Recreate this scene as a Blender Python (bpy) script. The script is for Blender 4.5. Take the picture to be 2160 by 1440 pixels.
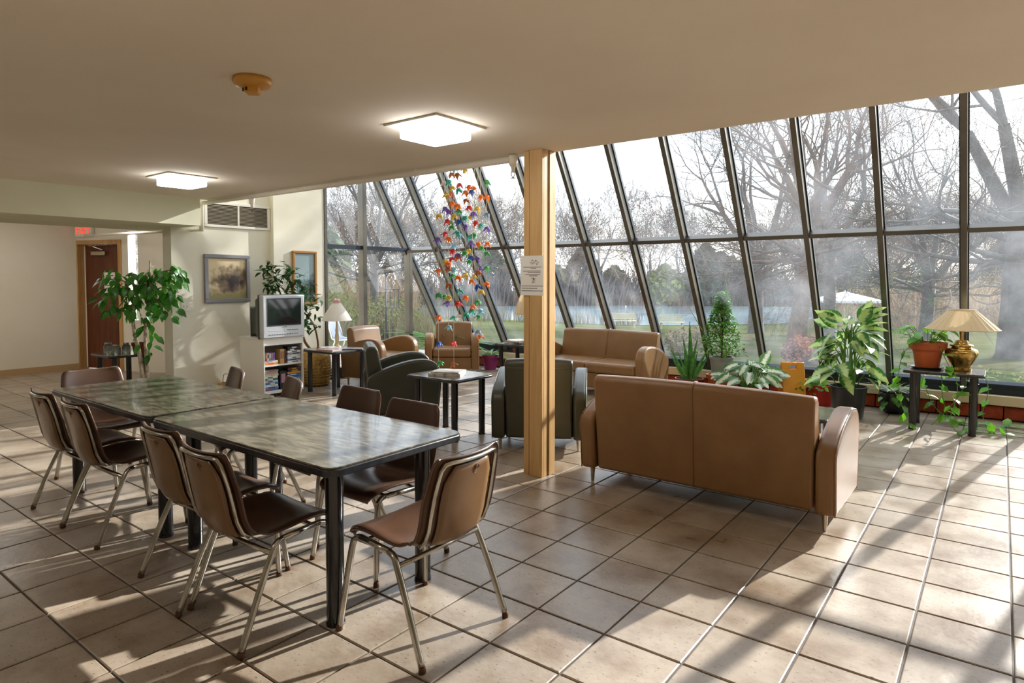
import bpy, bmesh, math, random
from mathutils import Vector, Matrix, Euler
for o in list(bpy.data.objects): bpy.data.objects.remove(o)
SC=bpy.context.scene; COL=SC.collection
R=math.radians; PI=math.pi
# ---------------------------------------------------------------- camera
cd=bpy.data.cameras.new('camera'); cam=bpy.data.objects.new('camera',cd); COL.objects.link(cam)
cd.sensor_width=36; cd.lens=22.517; cd.shift_y=-.03544; cd.clip_end=400; cd.clip_start=.05
cam.location=(0,0,1.5); cam.rotation_euler=(R(90-2.289),0,R(37.377)); SC.camera=cam
# ---------------------------------------------------------------- world, sun, exposure
SUN_EL=23.; SUN_DIR=Vector((.2386*math.cos(R(SUN_EL)),.9711*math.cos(R(SUN_EL)),math.sin(R(SUN_EL))))
w=bpy.data.worlds.new('sky'); SC.world=w; w.use_nodes=True; nt=w.node_tree
bg=nt.nodes['Background']
sky=nt.nodes.new('ShaderNodeTexSky'); sky.sky_type='NISHITA'; sky.sun_disc=False; sky.sun_elevation=R(SUN_EL)
sky.sun_rotation=math.atan2(SUN_DIR.x,SUN_DIR.y); sky.air_density=1.2; sky.dust_density=1.0
tc=nt.nodes.new('ShaderNodeTexCoord'); nz=nt.nodes.new('ShaderNodeTexNoise'); nz.inputs['Scale'].default_value=2.2; nz.inputs['Detail'].default_value=6
cr=nt.nodes.new('ShaderNodeValToRGB'); cr.color_ramp.elements[0].position=.36; cr.color_ramp.elements[1].position=.62
mx=nt.nodes.new('ShaderNodeMix'); mx.data_type='RGBA'
sc_=nt.nodes.new('ShaderNodeVectorMath'); sc_.operation='SCALE'; sc_.inputs['Scale'].default_value=.16
nt.links.new(sky.outputs[0],sc_.inputs[0])
nt.links.new(tc.outputs['Generated'],nz.inputs['Vector']); nt.links.new(nz.outputs[0],cr.inputs[0])
add=nt.nodes.new('ShaderNodeMath'); add.operation='MULTIPLY_ADD'; add.inputs[1].default_value=.28; add.inputs[2].default_value=.68
nt.links.new(cr.outputs[0],add.inputs[0]); nt.links.new(add.outputs[0],mx.inputs[0])
nt.links.new(sc_.outputs[0],mx.inputs[6]); mx.inputs[7].default_value=(.90,.95,1.0,1)
nt.links.new(mx.outputs[2],bg.inputs[0]); bg.inputs[1].default_value=2.3
sl=bpy.data.lights.new('sun','SUN'); sl.energy=12.5; sl.angle=R(.6); sl.color=(1,.96,.9)
so=bpy.data.objects.new('sun',sl); COL.objects.link(so); so.rotation_euler=(-SUN_DIR).to_track_quat('-Z','Y').to_euler()
vs=SC.view_settings; vs.view_transform='Standard'; vs.look='None'; vs.gamma=1; vs.use_curve_mapping=False; vs.exposure=.5
cy=SC.cycles; cy.use_denoising=True; cy.max_bounces=10; cy.diffuse_bounces=5; cy.transparent_max_bounces=24; cy.sample_clamp_indirect=6; cy.caustics_reflective=False; cy.caustics_refractive=False
# ---------------------------------------------------------------- helpers
def lin(h):
    h=h.lstrip('#'); v=[int(h[i:i+2],16)/255 for i in (0,2,4)]
    return tuple((c/12.92 if c<=.04045 else ((c+.055)/1.055)**2.4) for c in v)
class MB:
    def __init__(s): s.v=[]; s.f=[]
    def add(s,vs,fs):
        n=len(s.v); s.v+= [tuple(p) for p in vs]; s.f+=[tuple(i+n for i in f) for f in fs]; return s
    def box(s,x0,x1,y0,y1,z0,z1):
        return s.add([(x0,y0,z0),(x1,y0,z0),(x1,y1,z0),(x0,y1,z0),(x0,y0,z1),(x1,y0,z1),(x1,y1,z1),(x0,y1,z1)],
            [(3,2,1,0),(4,5,6,7),(0,1,5,4),(1,2,6,5),(2,3,7,6),(3,0,4,7)])
    def obox(s,o,a,b,c):   # origin corner and three edge vectors
        o,a,b,c=map(Vector,(o,a,b,c))
        if a.cross(b).dot(c)<0: o,a=o+a,-a
        return s.add([o,o+a,o+a+b,o+b,o+c,o+a+c,o+a+b+c,o+b+c],[(3,2,1,0),(4,5,6,7),(0,1,5,4),(1,2,6,5),(2,3,7,6),(3,0,4,7)])
    def prism(s,pts,vec):  # planar outline extruded by vec
        vec=Vector(vec); P=[Vector(p) for p in pts]; n=len(P)
        nr=Vector((0,0,0))
        for i in range(n): nr+=P[i].cross(P[(i+1)%n])
        if nr.dot(vec)<0: P.reverse()
        return s.add(P+[p+vec for p in P],[tuple(range(n-1,-1,-1)),tuple(range(n,2*n))]+[(i,(i+1)%n,n+(i+1)%n,n+i) for i in range(n)])
    def lathe(s,prof,n=20,c=(0,0,0),cap=True):
        n0=len(s.v); c=Vector(c)
        for r,z in prof:
            for k in range(n):
                a=2*PI*k/n; s.v.append((c.x+r*math.cos(a),c.y+r*math.sin(a),c.z+z))
        for j in range(len(prof)-1):
            for k in range(n):
                k2=(k+1)%n; s.f.append((n0+j*n+k,n0+j*n+k2,n0+(j+1)*n+k2,n0+(j+1)*n+k))
        if cap:
            s.f.append(tuple(n0+k for k in range(n-1,-1,-1))); s.f.append(tuple(n0+(len(prof)-1)*n+k for k in range(n)))
        return s
    def tube(s,pts,r,n=8,cap=True,closed=False):
        P=[Vector(p) for p in pts]; m=len(P); rr=r if isinstance(r,(list,tuple)) else [r]*m
        n0=len(s.v); up=None
        for i in range(m):
            if closed: t=(P[(i+1)%m]-P[i-1])
            else: t=(P[min(i+1,m-1)]-P[max(i-1,0)])
            if t.length<1e-9: t=Vector((0,0,1))
            t.normalize()
            if up is None:
                up=Vector((0,0,1)) if abs(t.z)<.9 else Vector((1,0,0))
            up=(up-t*up.dot(t))
            if up.length<1e-6: up=t.orthogonal()
            up.normalize(); b=t.cross(up)
            for k in range(n):
                a=2*PI*k/n; s.v.append(tuple(P[i]+(up*math.cos(a)+b*math.sin(a))*rr[i]))
        for i in range(m if closed else m-1):
            j=(i+1)%m
            for k in range(n):
                k2=(k+1)%n; s.f.append((n0+i*n+k,n0+i*n+k2,n0+j*n+k2,n0+j*n+k))
        if cap and not closed:
            s.f.append(tuple(n0+k for k in range(n-1,-1,-1))); s.f.append(tuple(n0+(m-1)*n+k for k in range(n)))
        return s
    def grid(s,fn,nu,nv):
        n0=len(s.v)
        for i in range(nu+1):
            for j in range(nv+1): s.v.append(tuple(fn(i/nu,j/nv)))
        for i in range(nu):
            for j in range(nv):
                a=n0+i*(nv+1)+j; s.f.append((a,a+nv+1,a+nv+2,a+1))
        return s
    def mesh(s,name,m=None,smooth=None):
        me=bpy.data.meshes.new(name); me.from_pydata(s.v,[],s.f); me.validate(); me.update()
        if m: me.materials.append(MT[m] if isinstance(m,str) else m)
        if smooth: me.shade_smooth()
        if smooth and smooth is not True: me.set_sharp_from_angle(angle=R(smooth))
        return me
    def build(s,name,m,parent=None,smooth=None,bevel=0,seg=2,loc=None,rot=None):
        if bevel and not smooth: smooth=40
        return put(s.mesh(name,m,smooth),name,parent,loc,rot,bevel,seg)
def put(me,name,parent=None,loc=None,rot=None,bevel=0,seg=2,mtx=None):
    o=bpy.data.objects.new(name,me); COL.objects.link(o)
    if parent: o.parent=parent
    if loc: o.location=loc
    if rot: o.rotation_euler=rot
    if mtx: o.matrix_local=mtx
    if bevel:
        b=o.modifiers.new('bevel','BEVEL'); b.width=bevel; b.segments=seg; b.limit_method='ANGLE'; b.angle_limit=R(35); b.harden_normals=False
    return o
def tag(o,label,cat,group=None,kind=None):
    o['label']=label; o['category']=cat
    if group: o['group']=group
    if kind: o['kind']=kind
    return o
def thing(name,label,cat,loc=(0,0,0),rz=0,group=None):
    o=bpy.data.objects.new(name,None); COL.objects.link(o); o.location=loc; o.rotation_euler=(0,0,rz); o.empty_display_size=.1
    return tag(o,label,cat,group)
def struct(o,label=None,cat=None):
    o['kind']='structure'
    if label: o['label']=label
    if cat: o['category']=cat
    return o
def sempty(name,label,cat):
    o=bpy.data.objects.new(name,None); COL.objects.link(o); return struct(o,label,cat)
def dup(o,parent=None,loc=None,rz=None,label=None):
    c=o.copy(); COL.objects.link(c); c.parent=parent
    if loc is not None: c.location=loc
    if rz is not None: c.rotation_euler=(0,0,rz)
    if label: c['label']=label
    for ch in list(o.children): dup(ch,c)
    return c
def rrect(x0,x1,y0,y1,r,z=0,n=5):
    P=[]
    for cx,cy,a0 in ((x1-r,y1-r,0),(x0+r,y1-r,90),(x0+r,y0+r,180),(x1-r,y0+r,270)):
        for k in range(n+1):
            a=R(a0+90*k/n); P.append((cx+r*math.cos(a),cy+r*math.sin(a),z))
    return P
def bez(p,n=8):   # smooth Catmull-Rom through points
    P=[Vector(q) for q in p]; out=[]
    for i in range(len(P)-1):
        a=P[max(i-1,0)]; b=P[i]; c=P[i+1]; d=P[min(i+2,len(P)-1)]
        for k in range(n):
            t=k/n; out.append(.5*((2*b)+(c-a)*t+(2*a-5*b+4*c-d)*t*t+(3*b-a-3*c+d)*t*t*t))
    out.append(P[-1]); return out
# ---------------------------------------------------------------- materials
MT={}
def mat(name,col,rough=.5,metal=0,col2=None,scale=5,detail=4,bump=0,bscale=60,spec=.5,lo=.35,hi=.65,rnd=0,emit=None,trans=0,coat=0,sss=0,aniso=None,coord='Object',vor=False,alpha=1):
    m=bpy.data.materials.new(name); m.use_nodes=True; n=m.node_tree.nodes; l=m.node_tree.links; b=n['Principled BSDF']
    if isinstance(col,str): col=lin(col)
    b.inputs['Roughness'].default_value=rough; b.inputs['Metallic'].default_value=metal; b.inputs['Specular IOR Level'].default_value=spec
    b.inputs['Coat Weight'].default_value=coat; b.inputs['Transmission Weight'].default_value=trans
    b.inputs['Base Color'].default_value=(*col,1)
    tc=n.new('ShaderNodeTexCoord'); src=None; vec=tc.outputs[coord]
    if aniso:
        mp=n.new('ShaderNodeMapping'); mp.inputs['Scale'].default_value=aniso; l.new(vec,mp.inputs[0]); vec=mp.outputs[0]
    if col2:
        if isinstance(col2,str): col2=lin(col2)
        t=n.new('ShaderNodeTexNoise'); t.inputs['Scale'].default_value=scale; t.inputs['Detail'].default_value=detail; l.new(vec,t.inputs['Vector'])
        r=n.new('ShaderNodeValToRGB'); r.color_ramp.elements[0].position=lo; r.color_ramp.elements[1].position=hi
        r.color_ramp.elements[0].color=(*col,1); r.color_ramp.elements[1].color=(*col2,1); l.new(t.outputs[0],r.inputs[0]); src=r.outputs[0]
    if rnd:
        oi=n.new('ShaderNodeObjectInfo'); h=n.new('ShaderNodeHueSaturation'); mr=n.new('ShaderNodeMapRange')
        mr.inputs[3].default_value=1-rnd; mr.inputs[4].default_value=1+rnd; l.new(oi.outputs['Random'],mr.inputs[0]); l.new(mr.outputs[0],h.inputs['Value'])
        if src: l.new(src,h.inputs['Color'])
        else: h.inputs['Color'].default_value=(*col,1)
        src=h.outputs[0]
    if src: l.new(src,b.inputs['Base Color'])
    if bump:
        t=n.new('ShaderNodeTexNoise'); t.inputs['Scale'].default_value=bscale; t.inputs['Detail'].default_value=3; l.new(vec,t.inputs['Vector'])
        bp=n.new('ShaderNodeBump'); bp.inputs['Strength'].default_value=bump; bp.inputs['Distance'].default_value=.01; l.new(t.outputs[0],bp.inputs['Height']); l.new(bp.outputs[0],b.inputs['Normal'])
    if emit: b.inputs['Emission Color'].default_value=(*emit[0],1); b.inputs['Emission Strength'].default_value=emit[1]
    if sss:   # thin translucent sheet: leaves, paper, lamp shades
        tr=n.new('ShaderNodeBsdfTranslucent'); ms=n.new('ShaderNodeMixShader'); ms.inputs[0].default_value=sss
        tr.inputs[0].default_value=(*col,1)
        if src: l.new(src,tr.inputs[0])
        l.new(b.outputs[0],ms.inputs[1]); l.new(tr.outputs[0],ms.inputs[2]); l.new(ms.outputs[0],n['Material Output'].inputs[0])
    MT[name]=m; return m
mat('wall','#e9e5d6',.85,col2='#e3decb',scale=1.5,bump=.05,bscale=180)
mat('wall_hall','#eae3d3',.85,col2='#e4dcc9',scale=1.2,bump=.05,bscale=180)
mat('ceiling_paint','#e9e0d2',.9,col2='#e4dacb',scale=1.2,bump=.06,bscale=120)
mat('soffit_paint','#d8d8bf',.85,col2='#d0d0b6',scale=1.5)
mat('wood_trim','#c69c62',.45,col2='#b88b50',scale=6,aniso=(6,6,.6))
mat('wood_trim2','#d3ad76',.45,col2='#c69f66',scale=6,aniso=(6,6,.6),bump=.03)
mat('baseboard','#b8986e',.6)
mat('door_wood','#5c2f16',.5,col2='#6f3d1f',scale=4,aniso=(4,4,.5))
mat('frame_metal','#66625a',.34,.55,col2='#57534c',scale=3,spec=.6)
mat('frame_dark','#25303d',.4,.3)
mat('sill_beige','#d2c3a2',.55)
mat('brick','#b0492a',.75,col2='#8f3a20',scale=14,bump=.3,bscale=90,rnd=.18)
mat('mortar','#5a4a3e',.9)
mat('grout','#4a4038',.8,col2='#5d5248',scale=9)
mat('white_paint','#f1efe8',.45)
mat('white_metal','#e8e4da',.35)
mat('chrome','#c9c6be',.2,1,col2='#9e9a90',scale=8)
mat('steel_leg','#bfb6a4',.25,1)
mat('shell_brown','#594031',.28,col2='#4b3426',scale=5,spec=.45,bump=.02,bscale=300)
mat('shell_panel','#775a3c',.26,col2='#694d31',scale=4)
mat('embossed','#6f5238',.6,spec=.2); mat('rust','#5c3c24',.7)
mat('black_leg','#17181b',.22,coat=.3)
mat('table_edge','#16181d',.3,col2='#2a2d33',scale=30)
mat('laminate','#37322a',.16,coat=.12,col2='#79715f',scale=9,detail=8,lo=.38,hi=.72,aniso=(1.2,5,1),spec=.6)
mat('leather_tan','#8f6b45',.34,col2='#84613d',scale=4,bump=.12,bscale=260,spec=.45)
mat('leather_green','#3c3d31',.34,col2='#34352a',scale=4,bump=.12,bscale=260,spec=.5)
mat('piping_tan','#8d6a45',.4); mat('piping_green','#55564a',.4)
mat('terracotta','#b8592a',.55,col2='#a44c22',scale=7,bump=.05)
mat('pot_red','#b3231c',.4); mat('pot_black','#14161a',.3,coat=.2); mat('pot_gray','#8a8f8c',.5); mat('pot_purple','#8e2a6b',.4); mat('pot_brown','#6d2a1c',.5); mat('saucer_white','#dddcd6',.5)
mat('soil','#2c2018',.95,bump=.5,bscale=80)
mat('basket_gold','#c39a4c',.5,col2='#8a642a',scale=26,bump=.5,bscale=70)
mat('bark_pale','#c9bda6',.8,col2='#7d6a52',scale=16,bump=.3); mat('stem_green','#5d8a35',.6); mat('stem_brown','#6b4a2c',.8)
mat('leaf_ficus','#478a2a',.35,col2='#2f6b1e',scale=6,rnd=.35,sss=.3); mat('leaf_dark','#2f6224',.35,col2='#1f4718',scale=6,rnd=.35,sss=.28)
mat('leaf_pothos','#76b52c',.38,col2='#4d8f20',scale=7,rnd=.3,sss=.38); mat('leaf_sans','#5b9a45',.4,col2='#356f33',scale=12,rnd=.25,sss=.1)
mat('leaf_bush','#5f9a2c',.4,rnd=.45,sss=.3); mat('leaf_silver','#b9c4a4',.45,col2='#56793f',scale=9,rnd=.2,sss=.25); mat('leaf_long','#4f8a3a',.4,rnd=.3,sss=.3)
mat('leaf_pale','#a9bd9a',.5,rnd=.3,sss=.2)
mat('paper','#f4f2ea',.7,sss=.05); mat('ink','#2b2a2c',.7)
mat('shade_cream','#dcc49c',.8,sss=.25); mat('shade_white','#f5f1ea',.8,sss=.35); mat('pink_bow','#f0b9c4',.7)
mat('brass','#dcbb78',.2,1,col2='#94733a',scale=9,bump=.25,bscale=26); mat('ceramic_cream','#d9c9a4',.4,col2='#c6ae82',scale=12)
mat('tv_silver','#c9cdd2',.35,.2); mat('tv_grey','#55564f',.5); mat('tv_screen','#1b2126',.08,spec=.8); mat('tv_dark','#30343a',.4)
mat('vent_dark','#24201b',.7); mat('yellowed','#c8913a',.45); mat('grey_frame','#86858a',.4,.2); mat('gold_frame','#a8793f',.4,.3); mat('canvas_mat','#efe6d2',.8)
mat('lens',(1,1,1),.4,emit=((1,.97,.93),13.0)); mat('exit_red','#e22a20',.5,emit=((1,.06,.03),.9)); mat('plastic_white','#ece8dc',.4)
mat('sign_orange','#e0952a',.45); mat('jar_glass','#dfe8e6',.08,trans=.85); mat('orange_plastic','#c9522d',.5)
mat('pipe_white','#e6dfd0',.5)
for k,c in dict(L='#8fc6d6',N='#b06a3a',Y='#d9bb4a',W='#e8dcd6',T='#3fae9c',R='#d23a3e',O='#ec7f2a',B='#3560b0',K='#e58a7a',G='#4fa55e',P='#7a5fb0',S='#7d97ad').items(): mat('petal_'+k,c,.7,sss=.3)
# clear glazing: straight-through light plus mirror reflection and a light film of dust
def glassmat(name,dust,tint):
    m=bpy.data.materials.new(name); m.use_nodes=True; n=m.node_tree.nodes; l=m.node_tree.links; n.remove(n['Principled BSDF'])
    t=n.new('ShaderNodeBsdfTransparent'); t.inputs[0].default_value=(*tint,1); g=n.new('ShaderNodeBsdfGlossy'); g.inputs['Roughness'].default_value=0
    ge=n.new('ShaderNodeNewGeometry'); dt=n.new('ShaderNodeVectorMath'); dt.operation='DOT_PRODUCT'; l.new(ge.outputs['Normal'],dt.inputs[0]); l.new(ge.outputs['Incoming'],dt.inputs[1])
    def mth(op,a,b):
        q=n.new('ShaderNodeMath'); q.operation=op
        for i,v in enumerate((a,b)):
            if v is None: continue
            if isinstance(v,(int,float)): q.inputs[i].default_value=v
            else: l.new(v,q.inputs[i])
        return q.outputs[0]
    fz=mth('ADD',mth('MULTIPLY',mth('POWER',mth('SUBTRACT',1.,mth('ABSOLUTE',dt.outputs['Value'],None)),5.),.96),.04)   # Schlick, the same from both sides
    ms=n.new('ShaderNodeMixShader'); l.new(fz,ms.inputs[0]); l.new(t.outputs[0],ms.inputs[1]); l.new(g.outputs[0],ms.inputs[2])
    d=n.new('ShaderNodeBsdfTranslucent'); d.inputs[0].default_value=(.8,.86,.95,1); tx=n.new('ShaderNodeTexNoise'); tx.inputs['Scale'].default_value=1.7; tx.inputs['Detail'].default_value=5
    tcd=n.new('ShaderNodeTexCoord'); l.new(tcd.outputs['Object'],tx.inputs['Vector']); mr=n.new('ShaderNodeMapRange'); mr.inputs[1].default_value=.42; mr.inputs[2].default_value=.75; mr.inputs[3].default_value=dust*.3; mr.inputs[4].default_value=dust
    l.new(tx.outputs[0],mr.inputs[0]); m2=n.new('ShaderNodeMixShader'); l.new(mr.outputs[0],m2.inputs[0]); l.new(ms.outputs[0],m2.inputs[1]); l.new(d.outputs[0],m2.inputs[2]); l.new(m2.outputs[0],n['Material Output'].inputs[0])
    MT[name]=m
glassmat('glazing',.045,(.97,.985,1))
def tilemat(name,island=False):
    m=bpy.data.materials.new(name); m.use_nodes=True; n=m.node_tree.nodes; l=m.node_tree.links; b=n['Principled BSDF']
    ge=n.new('ShaderNodeNewGeometry'); n1=n.new('ShaderNodeTexNoise'); n1.inputs['Scale'].default_value=2.6; n1.inputs['Detail'].default_value=8; n1.inputs['Roughness'].default_value=.62; l.new(ge.outputs['Position'],n1.inputs['Vector'])
    r=n.new('ShaderNodeValToRGB'); e=r.color_ramp.elements; e[0].position=.36; e[0].color=(*lin('#84715d'),1); e[1].position=.66; e[1].color=(*lin('#aea191'),1); x=e.new(.5); x.color=(*lin('#9c8d7b'),1); l.new(n1.outputs[0],r.inputs[0])
    n2=n.new('ShaderNodeTexNoise'); n2.inputs['Scale'].default_value=75; n2.inputs['Detail'].default_value=4; mp=n.new('ShaderNodeMapping'); mp.inputs['Scale'].default_value=(.7,1.3,1); l.new(ge.outputs['Position'],mp.inputs[0]); l.new(mp.outputs[0],n2.inputs['Vector'])
    s=n.new('ShaderNodeValToRGB'); s.color_ramp.elements[0].position=.31; s.color_ramp.elements[0].color=(.2,.17,.14,1); s.color_ramp.elements[1].position=.37; s.color_ramp.elements[1].color=(1,1,1,1); l.new(n2.outputs[0],s.inputs[0])
    mu=n.new('ShaderNodeMix'); mu.data_type='RGBA'; mu.blend_type='MULTIPLY'; mu.inputs[0].default_value=.8; l.new(r.outputs[0],mu.inputs[6]); l.new(s.outputs[0],mu.inputs[7])
    h=n.new('ShaderNodeHueSaturation'); mr=n.new('ShaderNodeMapRange'); mr.inputs[3].default_value=.9; mr.inputs[4].default_value=1.08
    if island: l.new(ge.outputs['Random Per Island'],mr.inputs[0])
    else: oi=n.new('ShaderNodeObjectInfo'); l.new(oi.outputs['Random'],mr.inputs[0])
    l.new(mr.outputs[0],h.inputs['Value']); l.new(mu.outputs[2],h.inputs['Color']); l.new(h.outputs[0],b.inputs['Base Color'])
    mr2=n.new('ShaderNodeMapRange'); mr2.inputs[3].default_value=.2; mr2.inputs[4].default_value=.42; l.new(n1.outputs[0],mr2.inputs[0]); l.new(mr2.outputs[0],b.inputs['Roughness'])
    n3=n.new('ShaderNodeTexNoise'); n3.inputs['Scale'].default_value=30; n3.inputs['Detail'].default_value=3; l.new(ge.outputs['Position'],n3.inputs['Vector']); bp=n.new('ShaderNodeBump'); bp.inputs['Strength'].default_value=.12; bp.inputs['Distance'].default_value=.01; l.new(n3.outputs[0],bp.inputs['Height']); l.new(bp.outputs[0],b.inputs['Normal'])
    MT[name]=m
tilemat('tile'); tilemat('tile_far',True)
# ================================================================ STRUCTURE
CEIL=2.47; YE=4.11; XR=4.3; YB=-4.0
TP=.34416; TX0=-.6154; TY0=3.0364
fl=struct(MB().box(-13.4,XR,YB,8.75,-.12,-.006).build('floor','grout'),'floor of square beige stone-look tiles laid with dark grout','floor')
def tile_geo(mb,x,y):
    g=.0045; b=.004; a0,a1,b0,b1=x+g,x+TP-g,y+g,y+TP-g
    mb.add([(a0,b0,-.008),(a1,b0,-.008),(a1,b1,-.008),(a0,b1,-.008),(a0,b0,-.0025),(a1,b0,-.0025),(a1,b1,-.0025),(a0,b1,-.0025),(a0+b,b0+b,0),(a1-b,b0+b,0),(a1-b,b1-b,0),(a0+b,b1-b,0)],
      [(0,1,5,4),(1,2,6,5),(2,3,7,6),(3,0,4,7),(4,5,9,8),(5,6,10,9),(6,7,11,10),(7,4,8,11),(8,9,10,11)])
tm=MB(); tile_geo(tm,-TP/2,-TP/2); tile_me=tm.mesh('floor_tile','tile')
cells=[]
yaw=R(37.377); F2=(-math.sin(yaw),math.cos(yaw)); R2=(math.cos(yaw),math.sin(yaw))
for i in range(-34,15):
    for j in range(-20,17):
        cx=TX0+(i+.5)*TP; cy=TY0+(j+.5)*TP
        if cx<-12.4 or cx>XR or cy<YB or cy>8.58: continue
        d=cx*F2[0]+cy*F2[1]; r=cx*R2[0]+cy*R2[1]
        vis=d>1.7 and abs(r)<d*.86+.15
        cells.append((0 if vis else 1,d*d,cx,cy))
cells.sort()
rest=MB()
for k,(v,d,cx,cy) in enumerate(cells):
    if k<300: put(tile_me,'floor_tile',fl,(cx,cy,0))
    else: tile_geo(rest,cx-TP/2,cy-TP/2)
t=rest.build('floor_tiles','tile_far',fl); t['kind']='stuff'
struct(MB().box(-7.75,XR,YB,YE,CEIL,CEIL+.25).build('ceiling','ceiling_paint'),'flat painted plaster ceiling over the dining tables','ceiling')
struct(MB().prism([(-13.4,YB,CEIL),(-8.2,YB,CEIL),(-8.2,5.75,CEIL),(-12.3,4.15,CEIL),(-13.4,4.15,CEIL)],(0,0,.25)).build('ceiling','wall_hall'),'flat ceiling of the hall beyond the dropped soffit','ceiling')
struct(MB().box(-9.0,-7.65,YB,3.86,2.145,CEIL+.25).build('ceiling','soffit_paint'),'pale green dropped soffit at the hall entrance','soffit')
struct(MB().box(-8.6,XR,YE,6.4,4.4,4.55).build('ceiling','ceiling_paint'),'high ceiling above the sloped glazing bay','ceiling')
struct(MB().box(-8.5,XR,YE-.12,YE,CEIL+.25,4.5).box(-7.6,XR,YE-.12,YE,CEIL+.003,CEIL+.26).build('wall_upper','wall'),'upper wall above the ceiling edge','wall')
struct(MB().box(-12.4,-12.25,YB,4.14,0,CEIL).build('wall_left','wall_hall'),'plain cream wall at the far left','wall')
struct(MB().box(-12.25,-12.235,YB,4.1,0,.1).build('baseboard_left','baseboard'),'tan baseboard along the far left wall','baseboard')
struct(MB().box(-8.3,-8.08,3.71,5.06,0,4.5).build('wall_far','wall'),'sunlit cream wall holding the return air vent','wall')
struct(MB().box(-8.3,-8.0,5.05,5.88,0,4.5).build('wall_pier','wall'),'cream pier beside the end window','wall')
struct(MB().box(XR,XR+.15,YB,8.8,-.1,4.5).build('wall_right','wall'),'plain wall closing the room on the right','wall')
struct(MB().box(-13.4,XR,YB-.15,YB,0,CEIL).build('wall_back','wall'),'plain wall behind the dining tables','wall')
# --- diagonal wall with door and side light
P0=Vector((-12.3,4.08,0)); U=Vector((.9207,.3903,0)); N=Vector((.3903,-.9207,0))
def dg(mb,t0,t1,n0,n1,z0,z1):   # n: towards the room
    return mb.obox(P0+U*t0+N*n0+Vector((0,0,z0)),U*(t1-t0),N*(n1-n0),Vector((0,0,z1-z0)))
m=MB(); dg(m,-.15,.96,-.16,0,2.15,2.5); dg(m,.96,1.08,-.16,0,0,2.5); dg(m,1.08,1.3,-.16,0,0,.82); dg(m,1.08,1.3,-.16,0,2.3,2.5); dg(m,1.3,4.4,-.16,0,0,2.5)
struct(m.build('wall_door','wall_hall'),'cream wall with the brown door and narrow side light','wall')
d1=sempty('door_1','brown wooden door in a tan frame below the exit sign','door')
for a,b in ((0,.07),(.89,.96)): m=MB(); dg(m,a,b,-.17,.015,0,2.15); m.build('door_jamb','wood_trim',d1,bevel=.006)
m=MB(); dg(m,.0,.96,-.168,.013,2.08,2.15); m.build('door_head','wood_trim',d1,bevel=.006)
m=MB(); dg(m,.075,.885,-.16,-.115,.01,2.075); leaf=m.build('door_leaf','door_wood',d1,bevel=.004)
m=MB(); dg(m,.075,.1,-.114,-.11,.02,2.07); m.build('edge_strip','white_metal',d1)
m=MB(); dg(m,.27,.56,-.112,-.05,1.9,1.975); c_=m.build('door_closer','steel_leg',d1,bevel=.012)
m=MB(); m.tube([P0+U*.5+N*-.07+Vector((0,0,1.99)),P0+U*.42+N*.02+Vector((0,0,2.04)),P0+U*.26+N*-.03+Vector((0,0,2.06))],.011,6); m.build('closer_arm','steel_leg',d1)
m=MB(); dg(m,.78,.86,-.112,-.095,1.0,1.12); m.tube([P0+U*.82+N*-.07+Vector((0,0,1.05)),P0+U*.71+N*-.07+Vector((0,0,1.05))],.01,6); m.build('door_handle','steel_leg',d1)
m=MB(); dg(m,.48,.7,-.113,-.111,1.28,1.62); nt_=tag(m.build('door_notice','paper'),'white paper notice taped to the brown door','notice')
for k,(a,b,z) in enumerate(((.51,.67,1.56),(.51,.64,1.5),(.51,.67,1.45),(.51,.6,1.4),(.52,.66,1.35))):
    m=MB(); dg(m,a,b,-.1115,-.1105,z,z+.012); m.build('print_line','ink',nt_)
w3=sempty('window_3','tall narrow side light right of the brown door','window')
m=MB(); dg(m,1.085,1.295,-.12,-.112,.84,2.29); m.build('pane','glazing',w3)
for a,b,c,d in ((1.08,1.095,.82,2.3),(1.285,1.3,.82,2.3),(1.08,1.3,.82,.84),(1.08,1.3,2.28,2.3)): m=MB(); dg(m,a,b,-.14,.005,c,d); m.build('frame_bar','white_paint',w3)
# --- sloped glazing
TH=R(59.5); SY0,SZ0=8.6,.376; SV=Vector((0,-math.cos(TH),math.sin(TH))); NI=Vector((0,-math.sin(TH),-math.cos(TH)))
SL=lambda z:(z-SZ0)/math.sin(TH)
MX=[-.30-.705*k for k in range(-6,12)]; MX.sort()
w1=sempty('window_1','long sloped glazing of tall panes in dark metal mullions','window')
S0=Vector((0,SY0,SZ0)); XV=Vector((1,0,0)); LT=SL(4.42); ST=[0,SL(2.02),SL(3.66),LT]
X0,X1=MX[0],MX[-1]
for x in MX:
    mo=MB().obox(S0+XV*(x-.027),XV*.054,SV*LT,NI*.115).build('mullion','frame_metal',w1,bevel=.003,seg=1)
    MB().obox(S0+XV*(x-.036)-NI*.03,XV*.072,SV*LT,NI*.029).build('pressure_cap','frame_dark',mo)
    g=MB(); 
    for s in (-1,1): g.obox(S0+XV*(x+s*.036-.004)+NI*.0,XV*.008,SV*LT,NI*.02)
    g.build('gasket','frame_dark',mo)
for i in range(len(MX)-1):
    a,b=MX[i]+.029,MX[i+1]-.029
    for k,sv in enumerate(ST):
        if k==3: continue
        hgt=.05 if k else .07
        MB().obox(S0+XV*a+SV*(sv-.025),XV*(b-a),SV*hgt,NI*(.10 if k else .06)).build('transom','frame_metal' if k else 'frame_dark',w1,bevel=.003,seg=1)
        s0=sv+(.026 if k else .046); s1=ST[k+1]-.026
        MB().obox(S0+XV*(a+.004)+SV*s0-NI*.006,XV*(b-a-.008),SV*(s1-s0),NI*.010).build('pane','glazing',w1)
struct(MB().box(-8.1,XR,8.56,8.7,.27,.385).build('trim_1','frame_dark'),'dark blue metal bottom rail of the sloped glazing','trim')
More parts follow.
